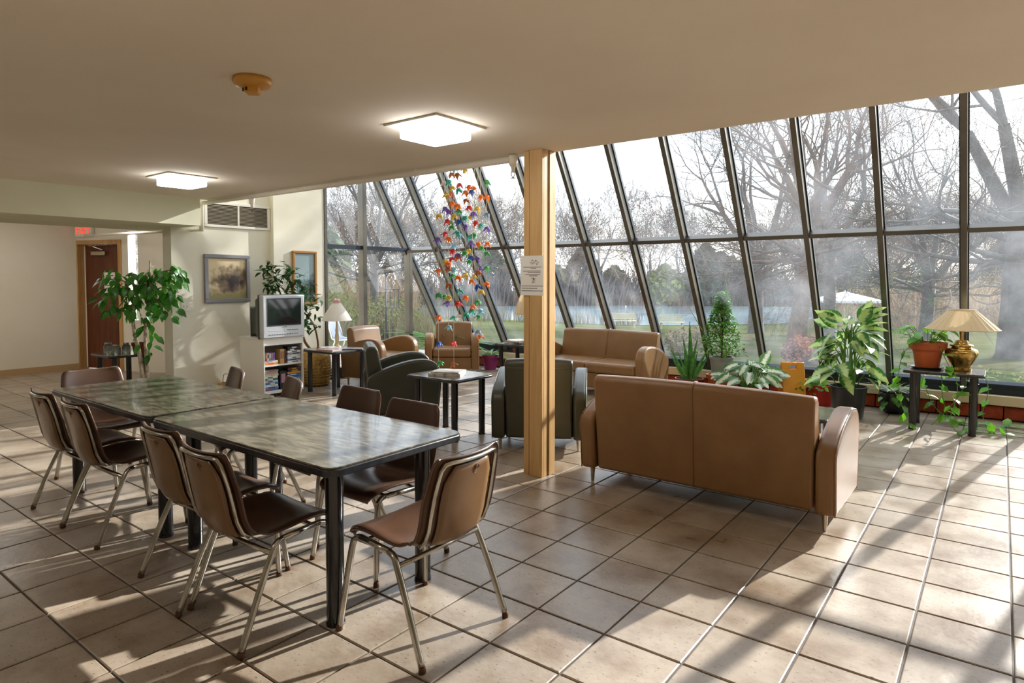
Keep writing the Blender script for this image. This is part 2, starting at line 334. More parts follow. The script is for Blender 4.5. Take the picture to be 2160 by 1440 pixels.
struct(MB().box(-8.1,XR,8.48,8.74,.165,.27).build('trim_2','sill_beige',bevel=.008),'beige ledge under the sloped glazing','trim')
bw=struct(MB().box(-8.1,XR,8.6,8.75,-.1,.165).build('wall_base','mortar'),'low brick base under the sloped glazing','wall')
bm_=MB().box(-.0955,.0955,-.03,.03,.008,.145).mesh('brick','brick',40)
x=XR-.15
while x>-8.0: put(bm_,'brick',bw,(x,8.585,0),bevel=.005,seg=1); x-=.2
# --- end window, plane x = -8.06
w2=sempty('window_2','glazed end wall with upright posts beside the cream pier','window')
GX=-8.06; zs=lambda y: SZ0+(SY0-y)*math.tan(TH)
def post(y,z1,wd=.075,dp=.13): MB().box(GX-.03,GX+dp-.03,y-wd/2,y+wd/2,.1,z1).build('post','frame_metal',w2,bevel=.003,seg=1)
post(5.91,4.4,.05,.1); post(6.62,3.7); post(7.6,2.03)
for y0,y1,zz in ((5.935,6.58,2.0),(6.66,7.56,2.0)): MB().box(GX-.02,GX+.07,y0,y1,zz-.03,zz+.03).build('transom','frame_dark',w2)
MB().box(GX-.03,GX+.09,5.9,8.6,.0,.16).build('bottom_rail','frame_dark',w2)
def epane(pts): MB().prism([(GX-.004,y,z) for y,z in pts],(.009,0,0)).build('pane','glazing',w2)
epane([(5.935,.16),(6.585,.16),(6.585,1.97),(5.935,1.97)]); epane([(6.66,.16),(7.565,.16),(7.565,1.97),(6.66,1.97)])
epane([(7.64,.16),(8.66,.16),(8.6,.37),(7.64,zs(7.64))]); epane([(5.935,2.03),(6.585,2.03),(6.585,zs(6.585)),(6.2,4.4),(5.935,4.4)]); epane([(6.66,2.03),(7.6,2.03),(6.66,zs(6.66))])
# ================================================================ COLUMN, PIPES, CEILING FITTINGS
col=thing('column','tan wooden board-clad column standing in front of the tall glazing','column',(-2.815,4.03,0))
MB().box(-.07,.07,-.07,.07,0,CEIL).build('core','wood_trim',col)
for x0,x1,y0,y1 in ((-.087,-.036,-.084,-.068),(-.03,.087,-.09,-.068),(.068,.085,-.066,-.005),(.068,.092,.002,.084),(-.087,-.068,-.066,.084),(-.066,.066,.068,.084)):
    MB().box(x0,x1,y0,y1,0,CEIL).build('board','wood_trim2',col,bevel=.003,seg=1)
nb=thing('column_notice','white printed notice taped to the tan column','notice',(-2.83,3.938,1.38),0)
MB().box(-.095,.115,-.0,.0015,0,.30).build('sheet','paper',nb)
pl=MB()
for (a,b,z) in ((-.07,.10,.212),(-.0,.05,.203),(-.075,.09,.182),(-.03,.09,.172),(-.05,.085,.155),(-.015,.06,.146),(-.085,.112,.07),(-.085,.06,.052),(-.085,.11,.034)): pl.box(a,b,-.0012,-.0002,z,z+.0035)
random.seed(5)
for k in range(26): a=random.uniform(-.0,.07); z=random.uniform(.237,.262); pl.tube([(a,-.001,z),(a+random.uniform(-.012,.012),-.001,z+random.uniform(-.01,.01))],.0012,3)
for k in range(26): a=random.uniform(.015,.04); z=random.uniform(.09,.135); pl.tube([(a,-.001,z),(a+random.uniform(-.01,.01),-.001,z+random.uniform(-.008,.008))],.0016,3)
pl.build('print','ink',nb)
pp=thing('sprinkler_pipe','white sprinkler pipe running along the ceiling edge','pipe',(0,0,0))
PY,PZ=3.98,2.43
MB().tube([(-3.03,PY,PZ),(-7.78,PY-.03,PZ)],.026,10).build('pipe_run','pipe_white',pp,True)
MB().tube([(-7.78,PY-.03,PZ),(-7.8,PY-.03,PZ-.02),(-7.8,PY-.03,2.09)],.026,10).build('drop_pipe','pipe_white',pp,True)
MB().tube([(-7.8,PY-.03,2.11),(-11.6,PY+.02,2.2)],.02,8).build('branch_pipe','pipe_white',pp,True)
def sprink(x,y,zt,zb):
    o=MB().lathe([(.035,zt+.03),(.038,zt),(.034,zt-.03),(.026,zt-.05),(.026,zb+.05),(.016,zb+.04),(.014,zb)],12,(x,y,0)).build('sprinkler_drop','pipe_white',pp,True)
    MB().tube([(x-.014,y,zb+.005),(x-.018,y,zb-.02),(x,y,zb-.04),(x+.018,y,zb-.02),(x+.014,y,zb+.005)],.004,5).lathe([(.02,-.042+zb),(.02,-.045+zb)],10,(x,y,0)).build('sprinkler_head','rust',o)
sprink(-3.03,PY,PZ,2.33); sprink(-6.72,PY,PZ,2.3)
for x in (-4.1,-5.2,-7.25):
    MB().tube([(x,PY,CEIL),(x,PY,PZ+.03)],.006,6).tube([(x,PY+.03*math.sin(a),PZ+.03*math.cos(a)) for a in [2*PI*k/12 for k in range(12)]],.005,5,closed=True).build('hanger','pipe_white',pp,True)
def ceil_lamp(x,y,label,wd=.3):
    t=thing('ceiling_lamp',label,'ceiling lamp',(x,y,CEIL),0,'square ceiling lamps')
    MB().box(-.23,.23,-.23,.23,-.012,0).build('mounting_plate','white_metal',t,bevel=.003,seg=1)
    b=MB(); b.prism(rrect(-.165,.165,-.165,.165,.02,-.012,2),(0,0,-.075)); b.build('diffuser','lens',t,bevel=.012)
ceil_lamp(-2.87,2.96,'lit square ceiling lamp nearest the tan column'); ceil_lamp(-6.2,2.96,'lit square ceiling lamp near the hall soffit')
for q,(x,y,lb) in enumerate(((-2.87,-.6,'lit square ceiling lamp behind the near dining chairs'),(-6.2,-.6,'lit square ceiling lamp behind the far dining chairs'),(-10.8,2.6,'lit square ceiling lamp in the hall before the brown door'),(-10.8,.2,'lit square ceiling lamp deep in the hall'),(-9.8,3.6,'lit square ceiling lamp in the hall beside the jar table'),(-11.3,1.5,'lit square ceiling lamp in the hall by the far left wall'))): ceil_lamp(x,y,lb)  # extra lamps out of view, added to brighten the room and the hall
t=thing('smoke_detector','yellowed round smoke detector on the ceiling','smoke detector',(-2.9,1.73,CEIL))
MB().lathe([(.088,0),(.09,-.02),(.08,-.038),(.05,-.044)],24).build('base_ring','yellowed',t,True)
MB().lathe([(.045,-.04),(.045,-.07),(.036,-.075)],4).build('sensor_block','yellowed',t); MB().box(-.02,.012,-.042,-.034,-.066,-.05).build('sensor_slot','vent_dark',t)
ex=thing('exit_sign','white exit sign with glowing red letters above the brown door','exit sign',P0+U*.26+N*.04+Vector((0,0,2.2)),math.atan2(U.y,U.x))
MB().box(-.17,.17,-.03,.03,0,.2).build('housing','plastic_white',ex,bevel=.008)
fc=bpy.data.curves.new('letters','FONT'); fc.body='EXIT'; fc.size=.15; fc.align_x='CENTER'; fc.extrude=.002
fo=bpy.data.objects.new('letters_curve',fc); COL.objects.link(fo); fc.materials.append(MT['exit_red']); bpy.context.view_layer.update()
lm_=bpy.data.meshes.new_from_object(fo.evaluated_get(bpy.context.evaluated_depsgraph_get())); bpy.data.objects.remove(fo)
put(lm_,'letters',ex,(0,-.032,.05),(R(90),0,0))
# --- vent, paintings, switch
mat('vent_slat','#a89c88',.5)
v=thing('return_vent','white framed louvred return air vent high on the sunlit wall','vent',(-8.08,4.58,2.175))
MB().box(0,.006,-.42,.42,.03,.30).build('backing','vent_dark',v)
for y0,y1,z0,z1 in ((-.46,.46,0,.035),(-.46,.46,.295,.33),(-.46,-.42,.035,.295),(.42,.46,.035,.295),(-.012,.012,.035,.295)): MB().box(0,.022,y0,y1,z0,z1).build('frame_bar','white_metal',v,bevel=.003,seg=1)
for s in (-1,1):
    lm=MB().obox((.006,-.2,0),(.014,0,-.006),(0,.4,0),(0,0,.004)).mesh('slat','vent_slat')
    for k in range(14): put(lm,'slat',v,(0,s*.216,.05+k*.0177))
def painting(name,label,x,y,z,wd,ht,fm,fw,scene,matw):
    t=thing(name,label,'painting',(x,y,z))
    for y0,y1,z0,z1 in ((-wd/2,wd/2,0,fw),(-wd/2,wd/2,ht-fw,ht),(-wd/2,-wd/2+fw,fw,ht-fw),(wd/2-fw,wd/2,fw,ht-fw)): MB().box(.0,.035,y0,y1,z0,z1).build('frame_bar',fm,t,bevel=.006)
    MB().box(.002,.012,-wd/2+fw,wd/2-fw,fw,ht-fw).build('canvas',scene,t)
    return t
def paintmat(name,sky_c,mid_c,dark_c,grass_c,sc=(1,1,1),cz=.3):
    m=mat(name,sky_c,.5); n=m.node_tree.nodes; l=m.node_tree.links; b=n['Principled BSDF']; tc=n.new('ShaderNodeTexCoord')
    sx=n.new('ShaderNodeSeparateXYZ'); l.new(tc.outputs['Object'],sx.inputs[0])
    nz=n.new('ShaderNodeTexNoise'); nz.inputs['Scale'].default_value=9; nz.inputs['Detail'].default_value=7; l.new(tc.outputs['Object'],nz.inputs['Vector'])
    # distance from a mound in the middle of the picture, broken up by noise
    v=n.new('ShaderNodeVectorMath'); v.operation='DISTANCE'; v.inputs[1].default_value=(0,.08,cz); mp=n.new('ShaderNodeMapping'); mp.inputs['Scale'].default_value=(0,.8,1.3); l.new(tc.outputs['Object'],mp.inputs[0]); l.new(mp.outputs[0],v.inputs[0])
    ad=n.new('ShaderNodeMath'); ad.operation='MULTIPLY_ADD'; l.new(nz.outputs[0],ad.inputs[0]); ad.inputs[1].default_value=.55; l.new(v.outputs['Value'],ad.inputs[2])
    r=n.new('ShaderNodeValToRGB'); e=r.color_ramp.elements; e[0].position=.32; e[0].color=(*lin(dark_c),1); e[1].position=.56; e[1].color=(*lin(sky_c),1); q=e.new(.44); q.color=(*lin(mid_c),1); l.new(ad.outputs[0],r.inputs[0])
    gr=n.new('ShaderNodeMath'); gr.operation='MULTIPLY_ADD'; l.new(nz.outputs[0],gr.inputs[0]); gr.inputs[1].default_value=-.25; l.new(sx.outputs['Z'],gr.inputs[2])
    g2=n.new('ShaderNodeMapRange'); g2.inputs[1].default_value=.05; g2.inputs[2].default_value=-.02; l.new(gr.outputs[0],g2.inputs[0])
    mx=n.new('ShaderNodeMix'); mx.data_type='RGBA'; l.new(g2.outputs[0],mx.inputs[0]); l.new(r.outputs[0],mx.inputs[6]); mx.inputs[7].default_value=(*lin(grass_c),1); l.new(mx.outputs[2],b.inputs['Base Color'])
paintmat('scene_barn','#e0cda6','#8b765c','#3a3030','#9a9160',cz=.38); paintmat('scene_blue','#9fb4ba','#566e74','#23343a','#4a5a44',cz=.3)
painting('painting','sepia country scene in a grey frame beside the vent wall',-8.08,4.415,1.2,.62,.625,'grey_frame',.05,'scene_barn',0)
painting('painting','blue green picture in a narrow gold frame on the pier',-8.0,5.53,1.14,.4,.77,'gold_frame',.035,'scene_blue',0)
s=thing('switch_plate','beige double switch plate left of the grey framed painting','switch',(-8.08,3.87,1.11))
MB().box(0,.006,-.055,.055,0,.115).build('plate','plastic_white',s,bevel=.002,seg=1)
for y in (-.023,.023): MB().box(.006,.016,y-.006,y+.006,.048,.068).build('toggle','plastic_white',s)
# ================================================================ DINING TABLES AND CHAIRS
def table(name,label,x0,x1,y0,y1,z,legs,r=.055,th=.042,lr=.0385,group=None,cat='table'):
    t=thing(name,label,cat,((x0+x1)/2,(y0+y1)/2,0),0,group); hx,hy=(x1-x0)/2,(y1-y0)/2
    MB().prism(rrect(-hx+.004,hx-.004,-hy+.004,hy-.004,r,z-.008),(0,0,.008)).build('table_top','laminate',t,bevel=.002,seg=1)
    MB().prism(rrect(-hx,hx,-hy,hy,r,z-th),(0,0,th-.0075)).build('edge_band','table_edge',t,bevel=.006)
    for lx,ly in legs:
        l=MB().lathe([(lr,0.004),(lr,z-th-.001)],20,(lx-(x0+x1)/2,ly-(y0+y1)/2,0)).build('leg','black_leg',t,40)
        MB().lathe([(lr+.003,0),(lr+.003,.012)],20,(lx-(x0+x1)/2,ly-(y0+y1)/2,0)).build('foot_ring','table_edge',l,40)
    return t
table('dining_table','dark mottled dining table at the near end of the pair',-3.735,-2.13,1.58,2.395,.735,[(-2.275,1.71),(-2.275,2.24),(-3.56,1.735),(-3.56,2.24)],group='dining tables')
table('dining_table','dark mottled dining table at the far end of the pair',-5.29,-3.765,1.58,2.395,.735,[(-3.86,1.71),(-3.86,2.25),(-5.15,1.70),(-5.15,2.25)],group='dining tables')
PR=[Vector((0,*p)) for p in ((.25,.398),(.237,.425),(.14,.443),(0,.428),(-.11,.410),(-.178,.424),(-.212,.50),(-.238,.63),(-.272,.765),(-.28,.80))]
HW=[.18,.207,.23,.24,.238,.226,.222,.224,.205,.178]
def shell(u,v,off=0.):
    x=u*(len(PR)-1); i=min(int(x),len(PR)-2); f=x-i
    a=PR[max(i-1,0)]; b=PR[i]; c=PR[i+1]; d=PR[min(i+2,len(PR)-1)]
    p=.5*((2*b)+(c-a)*f+(2*a-5*b+4*c-d)*f*f+(3*b-a-3*c+d)*f*f*f)
    tg=.5*((c-a)+2*(2*a-5*b+4*c-d)*f+3*(3*b-a-3*c+d)*f*f); tg.normalize()
    n=Vector((0,tg.z,-tg.y)).normalized()       # towards the sitter (up on the seat, forward on the back)
    if n.z<0 and n.y<0: n=-n
    w=HW[i]*(1-f)+HW[i+1]*f
    e=min(1,max(0,(abs(v)-.88)/.12)); e2=min(1,max(0,(u-.965)/.035)); cv=(.034+.034*math.exp(-((u-.52)/.11)**2))*abs(v)**2.4*min(1,max(0,(u-.05)*4))-.016*e*e*(1-.3*e2)-.010*e2*e2
    return Vector((v*w,0,0))+p+n*(cv+off)
def make_chair(label):
    t=thing('dining_chair',label,'chair',(0,0,0),0,'brown shell dining chairs')
    ew=lambda t:(1 if t>0 else -1)*(1-(1-abs(t))**1.7)
    o=MB().grid(lambda u,v:shell(1-(1-u)**1.25,ew(1-2*v)),30,18).build('seat_shell','shell_brown',t,True)
    sm=o.modifiers.new('solid','SOLIDIFY'); sm.thickness=.009; sm.offset=0
    o=MB().grid(lambda u,v:shell(.58+.315*u,(1-2*v)*.64*(1-.25*max(0,u-.8)*5*abs(1-2*v)),-.013-.006*math.sin(PI*u)*math.cos((v-.5)*PI)),10,8).build('back_panel','shell_panel',t,True)
    sm=o.modifiers.new('solid','SOLIDIFY'); sm.thickness=.006; sm.offset=0
    for s in (-1,1): 
        for q in (.79,.83): p=shell(q,s*.79,-.009); MB().lathe([(.006,-.004),(.006,.001),(.003,.004)],8).build('rivet','chrome',t,True,loc=p,rot=(R(80),0,0))
    mk=MB()
    for rr in (.019,.012,.006):
        mk.tube([shell(.86+rr*.9*math.sin(a),.0+rr*4.4*math.cos(a)+.12,-.0185) for a in [2*PI*k/16 for k in range(14)]],.0012,4)
    mk.build('maker_mark','embossed',t)
    path=[shell(u,-.80,-.016) for u in (.55,.62,.68,.74,.80,.84,.88)]+[shell(.913,-.75,-.016),shell(.926,-.62,-.016)]+[shell(.928,v,-.016) for v in (-.4,-.1,.2,.45)]
    path+= [shell(.926,.62,-.016),shell(.913,.75,-.016)]+[shell(u,.80,-.016) for u in (.88,.84,.80,.74,.68,.62,.55)]
    MB().tube(path,.0095,8).build('back_tube','chrome',t,True)
    for s in (-1,1):
        L=MB().tube(bez([(s*.257,.25,.012),(s*.236,.228,.2),(s*.219,.207,.36),(s*.214,.188,.401),(s*.214,.15,.413)],5),.0138,8).build('leg','chrome',t,True)
        MB().lathe([(.013,0),(.0155,.006),(.0135,.018),(.0128,.024)],10,(s*.257,.25,0)).build('glide','rust',L,True)
        L=MB().tube(bez([(s*.257,-.25,.012),(s*.25,-.165,.22),(s*.243,-.10,.36),(s*.238,-.075,.398),(s*.232,-.04,.408)],5),.0138,8).build('leg','chrome',t,True)
        MB().lathe([(.013,0),(.0155,.006),(.0135,.018),(.0128,.024)],10,(s*.257,-.25,0)).build('glide','rust',L,True)
        MB().tube([(s*.214,.155,.413),(s*.224,.05,.411),(s*.232,-.045,.408)],.0138,8).build('side_rail','chrome',t,True)
    MB().tube([(-.241,-.098,.366),(0,-.13,.385),(.241,-.098,.366)],.011,8).build('cross_rail','chrome',t,True)
    MB().tube([(-.214,.13,.405),(.214,.13,.405)],.010,8).build('cross_rail','chrome',t,True)
    return t
ch=[((-1.97,1.945),90,'brown shell chair at the near end of the tables, maker mark on its back'),
 ((-2.62,1.57),0,'brown shell chair on the near side of the near table, closest to the camera'),
 ((-3.155,1.635),0,'brown shell chair on the near side of the near table, next to the table joint'),
 ((-4.22,1.635),0,'brown shell chair on the near side of the far table, closer to the joint'),
 ((-4.745,1.635),0,'leftmost brown shell chair along the near side of the far table'),
 ((-2.65,2.29),180,'window-side brown shell chair at the near table, nearest the column'),
 ((-3.26,2.40),178,'window-side brown shell chair at the near table, before the green armchair'),
 ((-4.02,2.38),160,'window-side brown shell chair at the far table, before the white bookcase'),
 ((-4.8,2.40),163,'brown shell chair on the window side of the far table, by the sunlit wall'),
 ((-5.36,1.96),-90,'brown shell chair at the far end of the tables, facing the camera side')]
c0=make_chair(ch[0][2])
for k,((x,y),a,lb) in enumerate(ch):
    if k==0: c0.location=(x,y,0); c0.rotation_euler=(0,0,R(a))
    else: dup(c0,None,(x,y,0),R(a),lb)
# ================================================================ UPHOLSTERED SEATS
def seating(name,label,cat,x,y,a,w,n,lm,pm,group=None):
    t=thing(name,label,cat,(x,y,0),R(a),group); hw=w/2; aw=.115; bi=hw-aw
    out=[(-.355,.105),(-.385,.44),(-.37,.485)]+[tuple(p)[1:] for p in bez([(0,-.33,.52),(0,-.18,.59),(0,0,.645),(0,.15,.668),(0,.27,.655),(0,.35,.60),(0,.385,.51)],4)]+[(.382,.40),(.35,.105)]
    for s in (-1,1):
        xa=bi if s>0 else -hw
        ar=MB().prism([(xa,p[0],p[1]) for p in out],(aw,0,0)).build('arm',lm,t,bevel=.026,seg=4)
        xo=s*(hw-.006); MB().tube([(xo,p[0]*.985,p[1]*.985+.004) for p in out],.0045,6).build('piping',pm,ar,True)
    b=MB(); prof=[(-.335,.11),(-.388,.76),(-.38,.80),(-.345,.822),(-.295,.815),(-.262,.785),(-.20,.45),(-.19,.30),(-.2,.11)]
    nu=12
    def bk(i,j):
        u=-1+2*i/nu; p=prof[j]; cr=1-.018*(u*u)*(1 if p[1]>.5 else 0); xx=u*(bi-.004)*(1 if p[1]>.3 else .985)
        return (xx,p[0],p[1]*cr if p[1]>.5 else p[1])
    V=[bk(i,j) for i in range(nu+1) for j in range(len(prof))]; m_=len(prof); Fc=[]
    for i in range(nu):
        for j in range(m_):
            j2=(j+1)%m_; Fc.append((i*m_+j,i*m_+j2,(i+1)*m_+j2,(i+1)*m_+j))
    Fc.append(tuple(range(m_-1,-1,-1))); Fc.append(tuple(nu*m_+j for j in range(m_)))
    b.add(V,Fc); bo=b.build('backrest',lm,t,bevel=.022,seg=3)
    if n>1:
        MB().tube([(0,-.3365,.12),(0,-.3895,.755),(0,-.384,.80),(0,-.345,.8245),(0,-.294,.8175),(0,-.26,.785),(0,-.2,.47)],.0035,5).build('seam',pm,bo,True)
    else: MB().tube([(-bi+.02,-.3875,.735),(bi-.02,-.3875,.735)],.003,5).build('seam',pm,bo,True)
    MB().box(-bi+.002,bi-.002,-.3,.345,.11,.30).build('seat_base',lm,t,bevel=.012)
    for k in range(n):
        c0_,c1_=-bi+2*bi*k/n+.003,-bi+2*bi*(k+1)/n-.003
        MB().box(c0_,c1_,-.2,.375,.302,.44).build('seat_cushion',lm,t,bevel=.04,seg=4)
    for sx in (-1,1):
        for sy in (-.3,.3): MB().lathe([(.011,0),(.013,.03),(.02,.125)],12,(sx*(hw-.07),sy,0)).build('leg','steel_leg',t,40)
    return t
seating('sofa','tan leather two-seat sofa seen from behind, right of the column','sofa',-1.6,4.43,0,1.73,2,'leather_tan','piping_tan')
seating('sofa','tan leather two-seat sofa facing the room in front of the sloped glazing','sofa',-4.27,7.49,180,1.68,2,'leather_tan','piping_tan')
seating('armchair','dark green leather armchair seen from behind, beside the tan column','armchair',-3.35,4.84,30,.83,1,'leather_green','piping_green','green armchairs')
seating('armchair','dark green leather armchair seen from the side, behind the dining tables','armchair',-5.22,4.82,-37,.86,1,'leather_green','piping_green','green armchairs')
seating('armchair','tan leather armchair by the end window, next to the lamp table','armchair',-7.2,6.25,-82,.83,1,'leather_tan','piping_tan','tan armchairs')
seating('armchair','tan leather armchair facing the camera behind the hanging paper flowers','armchair',-6.93,7.52,-140,.83,1,'leather_tan','piping_tan','tan armchairs')
# ================================================================ SIDE TABLES AND WHAT STANDS ON THEM
def stable(label,x0,x1,y0,y1,z,ins=.09): return table('side_table',label,x0,x1,y0,y1,z,[(x0+ins,y0+ins),(x1-ins,y0+ins),(x0+ins,y1-ins),(x1-ins,y1-ins)],.06,.03,.032,'black legged side tables')
stable('dark side table under the hanging paper flowers',-4.56,-3.9,4.26,4.83,.585)
stable('dark side table with the white lamp by the cream pier',-7.42,-6.72,5.05,5.68,.575)
stable('dark side table with a cream lamp behind the tan column',-5.86,-5.22,7.2,7.78,.575)
stable('dark plant table with the brass lamp at the right window',-.77,-.1,7.43,7.98,.6)
stable('low dark table in front of the near tan sofa',-2.1,-1.03,5.3,5.86,.43)
stable('dark side table with glass jars behind the birch-stemmed fig',-9.25,-8.62,3.2,3.72,.56)
def magazine(label,x,y,z,a,w=.21,l=.28,h=.01,cover='#d8d2c8',page=True):
    nm='mag_%s'%cover
    if nm not in MT: mat(nm,cover,.35,col2='#8f7f78',scale=14,lo=.45,hi=.62)
    t=thing('magazine',label,'magazine',(x,y,z),R(a),'magazines on the side tables')
    MB().box(-l/2,l/2,-w/2,w/2,.001,h-.001).build('pages','paper',t)
    MB().box(-l/2-.002,l/2+.002,-w/2-.002,w/2+.001,h-.001,h).box(-l/2-.002,l/2+.002,-w/2-.002,w/2+.001,0,.001).box(-l/2-.002,l/2+.002,-w/2-.002,-w/2,0,h).build('cover',nm,t)
    return t
magazine('thick open magazine at the bottom of the pile under the paper flowers',-4.25,4.53,.585,28,.24,.31,.022,'#dcd8cf')
magazine('pale magazine on top of the pile under the paper flowers',-4.24,4.54,.607,22,.22,.28,.012,'#b9b4ab')
magazine('pink striped magazine on the lamp table by the pier',-7.0,5.22,.575,10,.21,.28,.014,'#d9a6a8')
magazine('white magazine on the lamp table by the pier',-7.12,5.3,.589,-20,.21,.27,.008,'#e8e6e0')
magazine('dark magazine at the right of the lamp table by the pier',-6.85,5.48,.575,40,.21,.28,.012,'#4a4a50')
for k,(c,lb) in enumerate((('#cfc8bb','bottom magazine of the pile on the table behind the column'),('#8d8780','middle magazine of the pile on the table behind the column'),('#e6e3dc','top magazine of the pile on the table behind the column'))): magazine(lb,-5.6+.02*k,7.42,.575+.016*k,15-20*k,.21,.28,.016,c)
def pleated(mb,r0,r1,z0,z1,n=56,d=.004):
    V=[];Fc=[]
    for i in range(n):
        a=2*PI*i/n; q=d*(1 if i%2 else -1); V+=[((r0+q)*math.cos(a),(r0+q)*math.sin(a),z0),((r1+q*.6)*math.cos(a),(r1+q*.6)*math.sin(a),z1)]
    for i in range(n): j=(i+1)%n; Fc.append((2*i,2*j,2*j+1,2*i+1))
    mb.add(V,Fc); return mb
def lamp(label,x,y,z,kind):
    t=thing('table_lamp',label,'lamp',(x,y,z))
    if kind=='brass':
        MB().lathe([(.085,0),(.09,.012),(.082,.03),(.085,.05),(.115,.11),(.138,.16),(.14,.19),(.128,.212),(.085,.225),(.082,.235),(.1,.245),(.098,.256),(.062,.268),(.06,.28),(.05,.3),(.02,.305)],24).build('urn_body','brass',t,50)
        MB().lathe([(.016,.3),(.016,.36),(.02,.365),(.02,.41)],12).build('neck','brass',t,40); zb,zt,rb,rt=.41,.60,.31,.11; sm='shade_cream'
    elif kind=='white':
        MB().lathe([(.06,0),(.055,.015),(.03,.03),(.022,.06),(.03,.12),(.028,.16),(.018,.2),(.024,.23),(.016,.27),(.013,.34),(.013,.40)],16).build('spindle_base','ceramic_cream',t,50); zb,zt,rb,rt=.37,.60,.2,.06; sm='shade_white'
    else:
        MB().lathe([(.08,0),(.085,.02),(.04,.05),(.06,.1),(.09,.17),(.08,.22),(.03,.26),(.035,.29),(.014,.31),(.014,.42)],16).build('urn_body','brass',t,50); zb,zt,rb,rt=.43,.73,.23,.13; sm='shade_cream'
    s_=(pleated(MB(),rb,rt,zb,zt) if kind!='white' else MB().lathe([(rb,zb),(rb*.62+rt*.38,zb*.55+zt*.45),(rt,zt)],28,cap=False)).build('lamp_shade',sm,t,None if kind!='white' else True)
    m=MB()
    for r_,z_ in ((rb,zb),(rt,zt)): m.tube([(r_*math.cos(a),r_*math.sin(a),z_) for a in [2*PI*k/40 for k in range(40)]],.005,5,closed=True)
    m.build('shade_trim',sm,s_,True)
    MB().lathe([(.014,zb-.02),(.014,zb+.05),(.028,zb+.09),(.03,zb+.12),(.01,zb+.15)],12).build('bulb','plastic_white',t,True)
    if kind=='white':
        b=MB()
        for s in (-1,1): b.lathe([(.004,-.03),(.028,-.01),(.03,.015),(.006,.035)],10,(s*.03,0,zt+.03))
        b.tube([(-.02,0,zt+.02),(-.06,-.02,zt-.03)],.008,5); b.tube([(.02,0,zt+.02),(.06,-.02,zt-.04)],.008,5); b.build('bow','pink_bow',t,True)
    return t
lamp('brass urn table lamp with a wide pleated cream shade',-.3,7.72,.6,'brass'); lamp('slim white table lamp with a pink bow on its shade',-7.22,5.5,.575,'white'); lamp('cream pleated lamp half hidden behind the tan column',-5.4,7.5,.575,'urn')
for k,(x,y,h,lb) in enumerate(((-9.0,3.33,.13,'tall glass jar at the left of the jar table'),(-8.86,3.37,.11,'glass jar in front on the jar table'),(-8.9,3.5,.12,'glass jar at the back of the jar table'))):
    t=thing('glass_jar',lb,'jar',(x,y,.56),0,'glass jars'); MB().lathe([(.045,0),(.05,.01),(.05,h-.03),(.036,h-.01),(.036,h)],16).lathe([(.044,.008),(.044,h-.032),(.03,h-.012)],16,cap=False).build('body','jar_glass',t,50); MB().lathe([(.04,h),(.04,h+.014)],16).build('lid','chrome',t,40)
t=thing('plant_pot','dark red pot on the jar table','pot',(-8.72,3.58,.56)); MB().lathe([(.06,0),(.075,.1),(.085,.1),(.088,.14),(.078,.14),(.07,.11)],18).build('pot_body','pot_brown',t,50); MB().lathe([(.0,.12),(.074,.12)],18,cap=False).build('soil','soil',t)
t=thing('canister','orange plastic canister on the floor under the jar table','canister',(-9.3,3.5,0)); MB().box(-.08,.08,-.06,.06,0,.2).build('body','orange_plastic',t,bevel=.02,seg=3); MB().tube(bez([(-.05,0,.2),(-.04,0,.25),(.04,0,.25),(.05,0,.2)],4),.012,6).build('handle','orange_plastic',t,True); MB().lathe([(.02,.2),(.02,.23)],10,(-.0,.03,0)).build('cap','black_leg',t,40)
# ================================================================ BOOKCASE, TELEVISION, TAPES
BX0,BX1,BY0,BY1=-7.88,-7.33,4.466,5.043
bc=thing('bookcase','white two-shelf bookcase on castors filled with video tapes','bookcase',((BX0+BX1)/2,(BY0+BY1)/2,0)); hx,hy=(BX1-BX0)/2,(BY1-BY0)/2
for s in (-1,1): MB().box(-hx,hx,s*hy-.018 if s>0 else -hy,hy if s>0 else -hy+.018,.05,.74).build('side_panel','white_paint',bc,bevel=.002,seg=1)
MB().box(-hx-.005,hx+.01,-hy-.008,hy+.008,.741,.759).build('top_panel','white_paint',bc,bevel=.003,seg=1)
for z in (.085,.415): MB().box(-hx+.012,hx-.004,-hy+.019,hy-.019,z-.018,z).build('shelf','white_paint',bc)
MB().box(hx-.02,hx-.002,-hy+.019,hy-.019,.665,.74).build('apron','white_paint',bc); MB().box(-hx,-hx+.01,-hy+.019,hy-.019,.05,.74).build('back_panel','white_paint',bc)
MB().box(hx-.02,hx-.004,-hy+.019,hy-.019,.05,.066).build('plinth','white_paint',bc)
for sx in (-1,1):
    for sy in (-1,1): MB().lathe([(.012,.03),(.012,.05)],10,(sx*(hx-.05),sy*(hy-.05),0)).tube([(sx*(hx-.05),sy*(hy-.05)-.012,.025),(sx*(hx-.05),sy*(hy-.05)+.012,.025)],.024,12).build('castor','black_leg',bc,40)
random.seed(11); TN={}
def tape(yc,z,wd,h,colr,label,depth=.11,xf=BX1-.025,up=False):
    nm='tape_'+colr
    if nm not in MT: mat(nm,colr,.4)
    o=thing('video_tape',label,'video tape',(xf-depth/2,yc,z),0,'video tapes in the bookcase')
    MB().box(-depth/2,depth/2,-wd/2,wd/2,.0004,h-.0004).build('case',nm,o,bevel=.0015,seg=1)
    lc=random.choice(['#e9e6de','#c7402f','#3c64a8','#d6b23c','#23242a','#b98a9a'])
    if lc==colr: lc='#e9e6de'
    if 'tl'+lc not in MT: mat('tl'+lc,lc,.5)
    m=MB()
    if up: m.box(depth/2,depth/2+.0006,-wd*.3,wd*.3,h*.35,h*.85)
    else: a=random.uniform(-.35,-.1)*wd; m.box(depth/2,depth/2+.0006,a,a+random.uniform(.3,.5)*wd,h*.28,h*.74)
    m.build('spine_title','tl'+lc,o)
